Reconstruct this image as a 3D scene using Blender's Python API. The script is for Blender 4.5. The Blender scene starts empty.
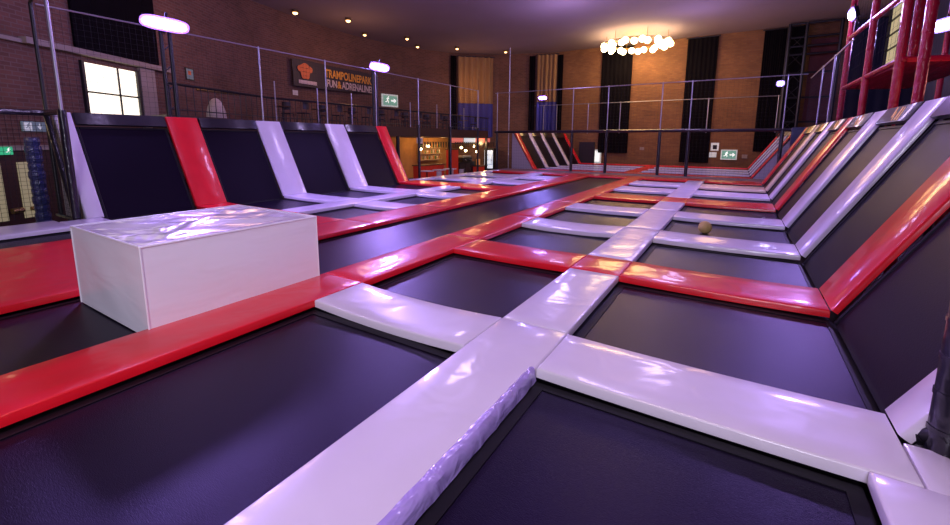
import bpy, bmesh, math, random
from mathutils import Vector, Matrix
random.seed(7)
SC = bpy.context.scene
COL = SC.collection
V = Vector

# ------------------------------------------------------------------ materials
def nodes(name):
    m = bpy.data.materials.new(name); m.use_nodes = True
    nt = m.node_tree
    return m, nt, nt.nodes['Principled BSDF']

def mat(name, c, rough=.5, metal=0, emit=None, es=0, coat=0, spec=.5, tint=None, bump=None, var=0, varscale=3.):
    """bump = (scale, strength, distance, stretch xyz)"""
    m, nt, b = nodes(name)
    b.inputs['Base Color'].default_value = (*c, 1)
    b.inputs['Roughness'].default_value = rough
    b.inputs['Metallic'].default_value = metal
    b.inputs['Specular IOR Level'].default_value = spec
    b.inputs['Coat Weight'].default_value = coat
    if tint: b.inputs['Specular Tint'].default_value = (*tint, 1)
    b.inputs['Coat Roughness'].default_value = .12
    if emit:
        b.inputs['Emission Color'].default_value = (*emit, 1); b.inputs['Emission Strength'].default_value = es
    N = nt.nodes.new; Lk = nt.links.new
    if bump or var:
        tc = N('ShaderNodeTexCoord')
        geo = N('ShaderNodeNewGeometry')
    if bump:
        mp = N('ShaderNodeMapping'); mp.inputs['Scale'].default_value = bump[3]
        Lk(geo.outputs['Position'], mp.inputs['Vector'])
        no = N('ShaderNodeTexNoise'); no.inputs['Scale'].default_value = bump[0]; no.inputs['Detail'].default_value = 2
        if len(bump) > 4: no.inputs['Distortion'].default_value = bump[4]
        Lk(mp.outputs[0], no.inputs['Vector'])
        bp = N('ShaderNodeBump'); bp.inputs['Strength'].default_value = bump[1]; bp.inputs['Distance'].default_value = bump[2]
        Lk(no.outputs['Fac'], bp.inputs['Height']); Lk(bp.outputs[0], b.inputs['Normal'])
        if coat: Lk(bp.outputs[0], b.inputs['Coat Normal'])
    if var:
        n2 = N('ShaderNodeTexNoise'); n2.inputs['Scale'].default_value = varscale; n2.inputs['Detail'].default_value = 3
        Lk(geo.outputs['Position'], n2.inputs['Vector'])
        mx = N('ShaderNodeMix'); mx.data_type = 'RGBA'
        mx.inputs['A'].default_value = (*[x*(1-var) for x in c], 1); mx.inputs['B'].default_value = (*[min(1, x*(1+var)) for x in c], 1)
        Lk(n2.outputs['Fac'], mx.inputs['Factor']); Lk(mx.outputs['Result'], b.inputs['Base Color'])
    return m

def brick(name, c1, c2, mortar):
    m, nt, b = nodes(name)
    N = nt.nodes.new; Lk = nt.links.new
    uv = N('ShaderNodeUVMap')
    br = N('ShaderNodeTexBrick')
    br.inputs['Color1'].default_value = (*c1, 1); br.inputs['Color2'].default_value = (*c2, 1); br.inputs['Mortar'].default_value = (*mortar, 1)
    br.inputs['Scale'].default_value = 1; br.inputs['Brick Width'].default_value = .3; br.inputs['Row Height'].default_value = .11
    br.inputs['Mortar Size'].default_value = .014; br.inputs['Bias'].default_value = -.1
    Lk(uv.outputs[0], br.inputs['Vector'])
    no = N('ShaderNodeTexNoise'); no.inputs['Scale'].default_value = .8; no.inputs['Detail'].default_value = 4
    Lk(uv.outputs[0], no.inputs['Vector'])
    mx = N('ShaderNodeMix'); mx.data_type = 'RGBA'; mx.blend_type = 'MULTIPLY'; mx.inputs['Factor'].default_value = .55
    Lk(br.outputs['Color'], mx.inputs['A']); Lk(no.outputs['Color'], mx.inputs['B'])
    hs = N('ShaderNodeHueSaturation'); hs.inputs['Value'].default_value = 1.5; hs.inputs['Saturation'].default_value = 1
    rgb = N('ShaderNodeMix'); rgb.data_type = 'RGBA'; rgb.blend_type = 'MULTIPLY'; rgb.inputs['Factor'].default_value = .55
    bw = N('ShaderNodeRGBToBW'); Lk(no.outputs['Fac'], bw.inputs[0]); Lk(bw.outputs[0], rgb.inputs['B']); Lk(br.outputs['Color'], rgb.inputs['A'])
    Lk(rgb.outputs['Result'], hs.inputs['Color']); Lk(hs.outputs[0], b.inputs['Base Color'])
    bp = N('ShaderNodeBump'); bp.inputs['Strength'].default_value = .5; bp.inputs['Distance'].default_value = .01; bp.invert = True
    Lk(br.outputs['Fac'], bp.inputs['Height']); Lk(bp.outputs[0], b.inputs['Normal'])
    b.inputs['Roughness'].default_value = .9
    nt.nodes.remove(mx)
    return m

S1 = (1, 1, 1)
M = {}
M['white'] = mat('white vinyl', (.72, .66, .76), .36, coat=.55, bump=(2.2, .28, .05, S1, .6), var=.05)
M['red'] = mat('red vinyl', (.76, .007, .018), .34, coat=.5, spec=.35, bump=(2.4, .3, .05, S1, .6), var=.12)
M['cream'] = mat('cream vinyl', (.78, .60, .42), .4, coat=.3, bump=(2.2, .25, .04, S1))
M['crinkle'] = mat('crinkled white vinyl', (.80, .75, .82), .24, coat=.7, bump=(1.7, .55, .09, S1, .9))
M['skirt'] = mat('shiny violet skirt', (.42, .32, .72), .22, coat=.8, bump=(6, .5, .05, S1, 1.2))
M['boxside'] = mat('smooth white vinyl', (.86, .84, .88), .42, coat=.2, bump=(1.5, .22, .05, (1, 1, 3), .5))
M['mesh'] = mat('woven trampoline mesh', (.0045, .0024, .0075), .33, spec=.27, tint=(.42, .26, 1), bump=(60, .35, .004, (1, 6, 1)), var=.25, varscale=1.3)
M['slopemesh'] = mat('woven slope mesh', (.0045, .003, .0065), .45, spec=.15, tint=(.6, .42, .9), bump=(55, .3, .004, (6, 1, 1)), var=.25, varscale=1.1)
M['webbing'] = mat('black webbing', (.004, .003, .006), .55, spec=.25)
M['blackvinyl'] = mat('black vinyl', (.009, .008, .012), .32, coat=.5, bump=(3, .3, .04, S1))
M['black'] = mat('black painted steel', (.010, .009, .013), .4, bump=(12, .2, .01, S1))
M['foam'] = mat('black wrapped foam', (.012, .010, .018), .32, coat=.4, bump=(9, .6, .03, S1))
M['steel'] = mat('galvanised steel', (.40, .38, .44), .38, metal=.7)
M['cord'] = mat('black net cord', (.012, .011, .016), .8)
M['greymesh'] = mat('grey fabric panel', (.44, .40, .44), .75, bump=(40, .3, .01, S1))
M['deck'] = mat('mauve carpet', (.16, .09, .10), .85, bump=(30, .3, .01, S1), var=.15)
M['concrete'] = mat('dark floor', (.05, .035, .035), .6, var=.2)
M['ceil'] = mat('ceiling plaster', (.27, .205, .25), .9, var=.12, varscale=.4)
M['brickL'] = brick('brown brick left', (.16, .070, .048), (.11, .048, .035), (.15, .095, .075))
M['brickB'] = brick('orange brick back', (.22, .098, .040), (.165, .068, .030), (.16, .085, .045))
M['dark'] = mat('dark panel', (.018, .013, .022), .8)
M['curtain'] = mat('black curtain', (.004, .003, .005), .9, spec=.08)
M['navydrape'] = mat('navy drape cloth', (.010, .012, .045), .8)
M['tan'] = mat('tan drape', (.34, .20, .09), .85)
M['blue'] = mat('blue-lit drape', (.06, .06, .30), .8)  # blue light on the lower drapes put into the cloth colour
M['navy'] = mat('navy vinyl', (.012, .015, .06), .5, coat=.2, bump=(6, .5, .03, S1))
M['bluewrap'] = mat('blue padded wrap', (.05, .06, .20), .35, coat=.4, bump=(14, .8, .04, S1))
M['windowglow'] = mat('daylit window', (.9, .86, .7), .3, emit=(1, .90, .68), es=1.6)
M['windowdim'] = mat('dim window', (.5, .45, .3), .3, emit=(.9, .78, .42), es=.42)
M['doorglass'] = mat('door glass', (.3, .27, .18), .15, emit=(.85, .72, .42), es=.22)
M['maroon'] = mat('maroon painted door', (.045, .014, .012), .5)
M['ledge'] = mat('concrete ledge', (.33, .27, .23), .8, var=.15)
M['led'] = mat('led lens', (.9, .9, 1), .3, emit=(.42, .30, 1), es=110)
M['ledw'] = mat('led lens white', (.9, .9, 1), .3, emit=(.50, .45, 1), es=80)
M['rim'] = mat('violet lens glow', (.3, .2, .6), .3, emit=(.42, .16, 1), es=2.2)  # glow around the flood lenses, given shape as an emissive rim
M['rimw'] = mat('blue lens glow', (.3, .2, .6), .3, emit=(.30, .22, 1), es=2.0)
M['bulb'] = mat('warm bulb', (1, .9, .7), .3, emit=(1, .74, .36), es=16)
M['downlight'] = mat('warm downlight', (1, .8, .5), .3, emit=(1, .52, .2), es=6)
M['brass'] = mat('dull brass', (.25, .16, .06), .4, metal=.7)
M['signwhite'] = mat('sign white', (.7, .72, .7), .5, emit=(.8, .9, .85), es=.25)
M['signgreen'] = mat('sign green', (.14, .34, .26), .5, emit=(.25, .55, .42), es=.4)
M['signgrey'] = mat('sign grey', (.16, .22, .24), .5, emit=(.2, .3, .32), es=.15)
M['exitgreen'] = mat('exit green', (.03, .4, .18), .5, emit=(.05, .65, .28), es=.5)
M['lit'] = mat('lit white face', (.9, .9, .9), .5, emit=(.95, .98, .92), es=.9)
M['banner'] = mat('dark banner', (.035, .022, .035), .6)
M['orange'] = mat('orange print', (.75, .17, .05), .6)
M['yellow'] = mat('yellow print', (.78, .36, .05), .6)
M['printwhite'] = mat('white print', (.62, .50, .52), .6)
M['gold'] = mat('painted gold reflection', (.85, .42, .05), .4, coat=.2, emit=(.9, .42, .05), es=.12)  # window reflections on the black caps, painted as faintly glowing streaks
M['redpad'] = mat('red shiny padding', (.40, .006, .03), .36, coat=.35, spec=.3, bump=(9, .6, .05, S1))
M['reddeck'] = mat('red deck board', (.62, .015, .03), .45, coat=.2)
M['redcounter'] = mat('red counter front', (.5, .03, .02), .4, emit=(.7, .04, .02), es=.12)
M['cafewall'] = mat('warm cafe wall', (.50, .25, .09), .8, var=.25)
M['wood'] = mat('dark wood', (.12, .05, .02), .5)
M['shelf'] = mat('pale shelf', (.6, .42, .25), .5)
M['menuwhite'] = mat('menu white', (.8, .85, .9), .5, emit=(.75, .85, .9), es=.6)
M['menured'] = mat('menu red', (.7, .12, .10), .5, emit=(.85, .20, .16), es=.55)
M['paper'] = mat('white paper', (.7, .68, .68), .8)
M['bottleA'] = mat('amber bottle', (.5, .22, .04), .15, coat=.5)
M['bottleB'] = mat('green bottle', (.08, .2, .06), .15, coat=.5)
M['bottleC'] = mat('clear bottle', (.7, .65, .55), .15, coat=.5)
M['ball'] = mat('tan foam ball', (.62, .44, .14), .7, bump=(25, .5, .02, S1))
M['pale'] = mat('pale fabric', (.5, .42, .38), .8)
M['chairdark'] = mat('dark seat', (.03, .02, .03), .5)
M['glass'] = mat('fridge glass', (.8, .85, .9), .1, emit=(.75, .85, 1), es=.8)

# ------------------------------------------------------------------ mesh helpers
class MB:
    def __init__(s): s.bm = bmesh.new()
    def quad(s, *p):
        return s.bm.faces.new([s.bm.verts.new(V(q)) for q in p])
    def box(s, lo, hi, bev=0, mtx=None):
        x0, y0, z0 = lo; x1, y1, z1 = hi
        vs = [s.bm.verts.new(V(p)) for p in ((x0,y0,z0),(x1,y0,z0),(x1,y1,z0),(x0,y1,z0),(x0,y0,z1),(x1,y0,z1),(x1,y1,z1),(x0,y1,z1))]
        fs = [s.bm.faces.new([vs[i] for i in f]) for f in ((0,3,2,1),(4,5,6,7),(0,1,5,4),(1,2,6,5),(2,3,7,6),(3,0,4,7))]
        if bev:
            es = list({e for f in fs for e in f.edges})
            r = bmesh.ops.bevel(s.bm, geom=es, offset=bev, segments=2, affect='EDGES', profile=.6)
            vs = list({v for f in r['faces'] for v in f.verts} | {v for v in vs if v.is_valid})
        if mtx: bmesh.ops.transform(s.bm, matrix=mtx, verts=[v for v in vs if v.is_valid])
        return s
    def tube(s, a, b, r, n=8, r2=None, cap=True):
        a, b = V(a), V(b); d = (b-a).normalized(); r2 = r if r2 is None else r2
        u = d.orthogonal().normalized(); w = d.cross(u)
        A = []; B = []
        for i in range(n):
            t = 2*math.pi*i/n; o = u*math.cos(t)+w*math.sin(t)
            A.append(s.bm.verts.new(a+o*r)); B.append(s.bm.verts.new(b+o*r2))
        for i in range(n): s.bm.faces.new((A[i], A[(i+1) % n], B[(i+1) % n], B[i]))
        if cap: s.bm.faces.new(A[::-1]); s.bm.faces.new(B)
        return s
    def path(s, pts, r, n=8):
        for i in range(len(pts)-1): s.tube(pts[i], pts[i+1], r, n)
        return s
    def lathe(s, c, prof, n=16, axis='z'):
        c = V(c); rings = []
        for (r, z) in prof:
            rings.append([s.bm.verts.new(c+V((r*math.cos(2*math.pi*i/n), r*math.sin(2*math.pi*i/n), z))) for i in range(n)])
        for a, b in zip(rings, rings[1:]):
            for i in range(n): s.bm.faces.new((a[i], a[(i+1) % n], b[(i+1) % n], b[i]))
        s.bm.faces.new(rings[0][::-1]); s.bm.faces.new(rings[-1])
        return s
    def sphere(s, c, r, n=14, sq=(1, 1, 1)):
        bmesh.ops.create_uvsphere(s.bm, u_segments=n, v_segments=max(6, n*2//3), radius=1, matrix=Matrix.Translation(V(c)) @ Matrix.Diagonal((r*sq[0], r*sq[1], r*sq[2], 1)))
        return s
    def poly(s, pts, th=None, nrm=None):
        """flat polygon; extruded by th along nrm when given"""
        f = s.bm.faces.new([s.bm.verts.new(V(p)) for p in pts])
        if th:
            n = V(nrm).normalized()*th
            g = [s.bm.verts.new(V(p)-n) for p in pts]
            s.bm.faces.new(g[::-1])
            k = len(pts); vs = list(f.verts)
            for i in range(k): s.bm.faces.new((vs[(i+1) % k], vs[i], g[i], g[(i+1) % k]))
        return s
    def build(s, name, m, parent=None, smooth=False, loc=None):
        o0 = V(parent['_o']) if parent is not None else V(loc or (0, 0, 0))
        bmesh.ops.recalc_face_normals(s.bm, faces=s.bm.faces[:])
        for v in s.bm.verts: v.co -= o0
        me = bpy.data.meshes.new(name); s.bm.to_mesh(me); s.bm.free()
        me.materials.append(M[m] if isinstance(m, str) else m)
        if smooth:
            for p in me.polygons: p.use_smooth = True
            try: me.set_sharp_from_angle(angle=.7)
            except Exception: pass
        o = bpy.data.objects.new(name, me); COL.objects.link(o)
        if parent is not None:
            o.parent = parent; o['_o'] = list(o0)
            if parent.get('_mesh'): o.location = (0, 0, 0)
        else:
            o.location = o0; o['_o'] = list(o0); o['_mesh'] = 1
        return o

def tag(o, label, cat, group=None, kind=None):
    o['label'] = label; o['category'] = cat
    if group: o['group'] = group
    if kind: o['kind'] = kind
    return o

def thing(name, label, cat, loc, group=None):
    o = bpy.data.objects.new(name, None); COL.objects.link(o); o.empty_display_size = .2
    o.location = loc; o['_o'] = list(loc)
    return tag(o, label, cat, group)

def struct(o): o['kind'] = 'structure'; return o

def dup(root, delta, label=None, group=None):
    r = root.copy(); COL.objects.link(r); r.location = V(root.location)+V(delta)
    if label: r['label'] = label
    if group: r['group'] = group
    for ch in list(root.children):
        c = ch.copy(); COL.objects.link(c); c.parent = r
        for g in ch.children:
            d = g.copy(); COL.objects.link(d); d.parent = c
    return r

def text_mesh(name, s, m, parent, origin, xdir, updir, size, width=None, ext=.004):
    cu = bpy.data.curves.new(name, 'FONT'); cu.body = s; cu.size = size; cu.extrude = ext; cu.offset = size*.028
    t = bpy.data.objects.new('tmp', cu); COL.objects.link(t)
    bpy.context.view_layer.update()
    dg = bpy.context.evaluated_depsgraph_get()
    me = bpy.data.meshes.new_from_object(t.evaluated_get(dg)); me.name = name
    bpy.data.objects.remove(t); bpy.data.curves.remove(cu)
    w = max(v.co.x for v in me.vertices)
    k = width/w if width else 1
    X = V(xdir).normalized(); U = V(updir).normalized(); Nn = X.cross(U)
    o0 = V(parent['_o'])
    for v in me.vertices:
        c = v.co.copy(); v.co = V(origin)+X*c.x*k+U*c.y+Nn*c.z-o0
    me.materials.clear(); me.materials.append(M[m])
    o = bpy.data.objects.new(name, me); COL.objects.link(o); o.parent = parent; o['_o'] = list(o0)
    return o

# ------------------------------------------------------------------ measured layout (metres, z=0 is the top of the pads)
XF = .887; XFT = 2.10; ZT = 2.16             # right fold, right slope top
XL = -11.16; XLT = -12.30                    # left fold, left slope top
R0 = (-6.80, -5.91); R1 = (-4.18, -3.53); WW = (-1.72, -1.10); LW = (-8.93, -8.27)
T = {0: (-.55, .10), 1: (2.62, 3.27), 2: (5.10, 5.85), 3: (7.46, 8.25), 4: (9.95, 10.80), 5: (12.40, 13.50), 6: (14.70, 15.95), 7: (17.10, 18.5), 8: (19.81, 20.85)}
TC = {0: 'white', 1: 'white', 2: 'red', 3: 'white', 4: 'white', 5: 'red', 6: 'white', 7: 'white', 8: 'red'}
TN = {0: 'white cross pad beneath the viewer', 1: 'nearest white cross pad', 2: 'nearest red cross pad', 3: 'first white cross pad past nearest red one', 4: 'second white cross pad past nearest red one',
      5: 'middle red cross pad', 6: 'first white cross pad past middle red one', 7: 'second white cross pad past middle red one', 8: 'far red end pad'}
BAY = {0: 'before nearest white cross pad', 1: 'between nearest white and red cross pads', 2: 'just past nearest red cross pad', 3: 'second past nearest red cross pad',
       4: 'just before middle red cross pad', 5: 'just past middle red cross pad', 6: 'second past middle red cross pad', 7: 'just before far red end pad'}
FLOOR = -1.1; CEIL = 8.5

# ------------------------------------------------------------------ room shell
WALL = [(-11.5, -4.6), (-16.0, 3.5), (-21.4, 13.2), (-22.2, 17), (-22.45, 21), (-21.9, 25), (-20.2, 28.6), (-17.2, 31.4), (-12.6, 32.8), (-3, 32.75), (14, 32.75)]
def wall_run(name, pts, m, z0=FLOOR, z1=CEIL):
    bm = bmesh.new(); uvl = bm.loops.layers.uv.new('UVMap'); s = 0
    # smooth the bends with a few in-between points on the curve
    for a, b in zip(pts, pts[1:]):
        a, b = V((*a, 0)), V((*b, 0)); L = (b-a).length
        vs = [bm.verts.new((a.x, a.y, z0)), bm.verts.new((b.x, b.y, z0)), bm.verts.new((b.x, b.y, z1)), bm.verts.new((a.x, a.y, z1))]
        f = bm.faces.new(vs[::-1])
        for lp in f.loops:
            i = vs.index(lp.vert); lp[uvl].uv = ((s, z0), (s+L, z0), (s+L, z1), (s, z1))[i]
        s += L
    bmesh.ops.remove_doubles(bm, verts=bm.verts[:], dist=.001)
    me = bpy.data.meshes.new(name); bm.to_mesh(me); bm.free(); me.materials.append(M[m])
    o = bpy.data.objects.new(name, me); COL.objects.link(o); o['kind'] = 'structure'
    return o
wall_run('wall_left', WALL[:3], 'brickL')
wall_run('wall_corner', WALL[2:9], 'brickL')
wall_run('wall_back', WALL[8:], 'brickB')
wall_run('wall_right', [(14, 32.75), (14, -8)], 'dark')
wall_run('wall_front', [(14, -8), (-9.61, -8), (-11.5, -4.6)], 'dark')
b = MB(); b.quad((-26, -9, CEIL), (15, -9, CEIL), (15, 34, CEIL), (-26, 34, CEIL)); struct(b.build('ceiling', 'ceil'))
b = MB(); b.quad((-26, -9, FLOOR), (15, -9, FLOOR), (15, 34, FLOOR), (-26, 34, FLOOR)); struct(b.build('floor', 'concrete'))
def wallpt(seg, s, z=0, off=0):
    a = V((*WALL[seg], 0)); c = V((*WALL[seg+1], 0)); e = (c-a).normalized()
    n = V((e.y, -e.x, 0))                    # towards the room
    return a+e*s+n*off+V((0, 0, z))
def walldir(seg):
    a = V((*WALL[seg], 0)); c = V((*WALL[seg+1], 0)); return (c-a).normalized()
def wslab(mb, seg, s0, s1, z0, z1, off0=0.0, off1=.05):
    off0 = max(off0, .006)
    """box standing on a wall segment"""
    P = [wallpt(seg, s, z, o) for (s, z, o) in ((s0,z0,off0),(s1,z0,off0),(s1,z0,off1),(s0,z0,off1),(s0,z1,off0),(s1,z1,off0),(s1,z1,off1),(s0,z1,off1))]
    vs = [mb.bm.verts.new(p) for p in P]
    for f in ((0,3,2,1),(4,5,6,7),(0,1,5,4),(1,2,6,5),(2,3,7,6),(3,0,4,7)): mb.bm.faces.new([vs[i] for i in f])
    return mb

# platform deck that carries the courts
b = MB(); b.box((-11.75, -2.2, FLOOR), (XF+.25, 22.9, -.2)); b.box((-10.6, 22.9, FLOOR), (.75, 32.3, -.2))
tag(struct(b.build('platform_base', 'dark')), 'dark raised platform under the trampoline courts', 'platform')
b = MB(); b.box((-11.7, 20.9, -.19), (XF+.2, 22.62, -.02)); tag(struct(b.build('walkway', 'deck')), 'mauve walkway between the two trampoline courts', 'walkway')

# ------------------------------------------------------------------ pads and beds
G = .003
def pad(x0, x1, y0, y1, color, label, sag=.0, group=None, rim=None, th=.075, name='safety_pad', z=0):
    """puffed vinyl pad: rounded slab with a softly sagging top"""
    x0 += G; x1 -= G; y0 += G; y1 -= G
    nx = max(2, min(16, int((x1-x0)/.16))); ny = max(2, min(16, int((y1-y0)/.16)))
    bm = bmesh.new(); e = .016
    xs = [x0, x0+e*.35, x0+e]+[x0+e+(x1-x0-2*e)*i/nx for i in range(1, nx)]+[x1-e, x1-e*.35, x1]
    ys = [y0, y0+e*.35, y0+e]+[y0+e+(y1-y0-2*e)*i/ny for i in range(1, ny)]+[y1-e, y1-e*.35, y1]
    rr = random.Random(hash((round(x0, 2), round(y0, 2))) & 0xffff); ph = [rr.uniform(0, 6) for _ in range(4)]
    long_x = (x1-x0) > (y1-y0)
    g = []
    for i, x in enumerate(xs):
        row = []
        for j, y in enumerate(ys):
            dx = min(x-x0, x1-x); dy = min(y-y0, y1-y); d = min(dx, dy)
            h = -.014 if d < 1e-6 else (-.004 if d < e*.7 else 0)
            if d > e*1.1: h += .004*math.sin(x*5+ph[0])*math.sin(y*6+ph[1])+.003*math.sin(x*13+y*9+ph[2])
            t = (x-x0)/(x1-x0) if long_x else (y-y0)/(y1-y0)
            h -= sag*4*t*(1-t)
            row.append(bm.verts.new((x, y, z+h)))
        g.append(row)
    for i in range(len(xs)-1):
        for j in range(len(ys)-1): bm.faces.new((g[i][j], g[i+1][j], g[i+1][j+1], g[i][j+1]))
    ring = [g[i][0] for i in range(len(xs))]+[g[-1][j] for j in range(1, len(ys))]+[g[i][-1] for i in range(len(xs)-2, -1, -1)]+[g[0][j] for j in range(len(ys)-2, 0, -1)]
    low = [bm.verts.new((v.co.x, v.co.y, v.co.z-th+.014)) for v in ring]
    k = len(ring)
    for i in range(k): bm.faces.new((ring[(i+1) % k], ring[i], low[i], low[(i+1) % k]))
    bm.faces.new(low)
    mb = MB(); mb.bm.free(); mb.bm = bm
    o = mb.build(name, color, smooth=True, loc=((x0+x1)/2, (y0+y1)/2, z-.08))
    return tag(o, label, 'pad', group)

def bed(x0, x1, y0, y1, label, group='trampoline beds of the main court', z=-.105):
    fold = .028 if abs(x1-XF) < .01 else .075
    x0 += .012; x1 -= .012; y0 += .012; y1 -= .012
    o = thing('trampoline_bed', label, 'trampoline', ((x0+x1)/2, (y0+y1)/2, z-.02), group)
    w = .075
    nx = max(4, min(24, int((x1-x0)/.2))); ny = max(4, min(24, int((y1-y0)/.2)))
    b = MB(); g = []
    for i in range(nx+1):
        row = []
        for j in range(ny+1):
            u = i/nx; v = j/ny
            row.append(b.bm.verts.new((x0+w+(x1-x0-w-fold)*u, y0+w+(y1-y0-2*w)*v, z-.012*16*u*(1-u)*v*(1-v))))
        g.append(row)
    for i in range(nx):
        for j in range(ny): b.bm.faces.new((g[i][j], g[i+1][j], g[i+1][j+1], g[i][j+1]))
    b.build('jumping_mat', 'mesh', o, smooth=True)
    b = MB()
    for (a, c) in (((x0, y0), (x1, y0+w)), ((x0, y1-w), (x1, y1)), ((x0, y0+w), (x0+w, y1-w)), ((x1-fold, y0+w), (x1, y1-w))):
        b.box((a[0], a[1], z-.02), (c[0], c[1], z+.007))
    b.build('edge_webbing', 'webbing', o)
    return o

# central white strip: segments, crossings joined to the segment before them where the photo shows no seam
wpieces = [(T[0][0], T[1][1], 'white', 'white strip pad nearest the camera with crinkled right edge'),
           (T[1][1], T[2][0], 'white', 'white central strip pad '+BAY[1]),
           (T[2][0], T[2][1], 'red', 'red crossing pad over central white strip in nearest red cross'),
           (T[2][1], T[3][1], 'white', 'white central strip pad '+BAY[2]),
           (T[3][1], T[4][1], 'white', 'white central strip pad '+BAY[3]),
           (T[4][1], T[5][0], 'white', 'white central strip pad '+BAY[4]),
           (T[5][0], T[5][1], 'red', 'red crossing pad over central white strip in middle red cross'),
           (T[5][1], T[6][1], 'white', 'white central strip pad '+BAY[5]),
           (T[6][1], T[7][1], 'white', 'white central strip pad '+BAY[6]),
           (T[7][1], T[8][0], 'white', 'white central strip pad '+BAY[7]),
           (T[8][0], T[8][1], 'red', 'red crossing pad at far end of central white strip')]
for k, (y0, y1, c, lab) in enumerate(wpieces):
    o = pad(WW[0], WW[1], y0, y1, c, lab, group='pads along the central white strip')
    if k == 0:                                # crinkled right skirt of the nearest pad
        b = MB(); n = 40; pts = []
        rs = random.Random(3)
        for i in range(n+1):
            y = T[0][1]+.1+(T[1][0]-T[0][1]-.12)*i/n
            w = .075*(1-.45*i/n); j = lambda a: rs.uniform(-a, a)
            pts.append([b.bm.verts.new(p) for p in ((WW[1]-w+j(.004), y, .003), (WW[1]-w*.6, y, .012+j(.006)), (WW[1]-w*.25, y, .006+j(.006)), (WW[1]+.006+j(.004), y, -.012), (WW[1]+.012+j(.006), y, -.05), (WW[1]+.016+j(.004), y, -.088))])
        for a, c2 in zip(pts, pts[1:]):
            for j in range(5): b.bm.faces.new((a[j], a[j+1], c2[j+1], c2[j]))
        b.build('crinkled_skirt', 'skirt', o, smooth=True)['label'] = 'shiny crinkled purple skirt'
# cross pads in the two main columns
for t in range(0, 9):
    y0, y1 = T[t]; c = TC[t]
    sag = .03 if t in (1, 3) else .012
    pad(R1[1], WW[0], y0, y1, c, '%s, part left of central white strip' % (c+' vinyl '+TN[t].replace('white ', '').replace('red ', '') if 0 else TN[t]), sag, 'cross pads left of the central white strip')
    xr = XF if t else .68
    pad(WW[1], xr, y0, y1, c if t != 7 else 'cream', '%s, part right of central white strip' % TN[t], .012 if t else 0, 'cross pads right of the central white strip')
# beds in the two main columns
for k in range(0, 8):
    y0 = T[k][1]; y1 = T[k+1][0]
    bed(R1[1], WW[0], y0, y1, 'black trampoline bed left of central white strip, '+BAY[k])
    bed(WW[1], XF if k else .68, y0, y1, 'black trampoline bed right of central white strip, '+BAY[k])
# corner pad at right of the nearest bed
cp = pad(.68, 1.06, -.55, 2.62, 'white', 'wrinkled white corner pad beside the net at lower right', .0)
b = MB(); b.box((XF+.002, 2.60, -.075), (1.06, 2.98, -.001), .012); b.build('corner_flap', 'white', cp, smooth=True)
# long red strips either side of the tumble track
prev = -1.6
for k in range(0, 8):
    y1 = T[k+1][1]
    pad(R1[0], R1[1], prev, y1, 'red', 'red strip pad right of tumble track, '+BAY[k], 0, 'red strip pads right of the tumble track')
    x0 = R0[0] if k else -9.09
    if k == 0:
        pad(-9.09, R0[1], prev, 2.62, 'red', 'wide red pad left of the white box at left edge', 0)
        pad(R0[0], R0[1], 2.62, y1, 'red', 'short red strip pad behind the white box', 0)
    else:
        pad(x0, R0[1], prev, y1, 'red', 'red strip pad left of tumble track, '+BAY[k], 0, 'red strip pads left of the tumble track')
    prev = y1
bed(R0[1], R1[0], -1.6, T[8][0], 'long black tumble track between the two red strips', None)
pad(R0[1], R1[0], *T[8], 'red', 'red end pad across far end of tumble track')
# left field: white strip, cross pads and beds
prev = T[1][0]
for k in range(1, 8):
    y1 = T[k+1][1]
    if TC[k+1] == 'red':
        pad(LW[0], LW[1], prev, T[k+1][0], 'white', 'white left strip pad '+BAY[k], 0, 'pads along the left white strip')
        pad(LW[0], LW[1], *T[k+1], 'red', 'red crossing pad on left white strip in '+TN[k+1], 0)
    else: pad(LW[0], LW[1], prev, y1, 'white', 'white left strip pad '+BAY[k], 0, 'pads along the left white strip')
    prev = y1
for t in range(1, 9):
    x0 = XL
    pad(x0, LW[0], *T[t], TC[t], 'left field %s, part left of left white strip' % TN[t], .012, 'cross pads left of the left white strip')
    pad(LW[1], R0[0], *T[t], TC[t], 'left field %s, part right of left white strip' % TN[t], .012, 'cross pads right of the left white strip')
for k in range(1, 8):
    bed(XL, LW[0], T[k][1], T[k+1][0], 'black trampoline bed left of left white strip, '+BAY[k])
    bed(LW[1], R0[0], T[k][1], T[k+1][0], 'black trampoline bed between left strips, '+BAY[k])
bed(-10.33, -9.09, -1.6, T[1][0], 'black trampoline bed at far left edge beyond the wide red pad')
pad(-11.42, -10.33, -1.6, T[1][0], 'white', 'pinkish white border pad at far left edge before the doors')
pad(-11.62, XL, T[5][1]+.05, T[8][1], 'white', 'white border pad along left edge before the cafe')

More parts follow.
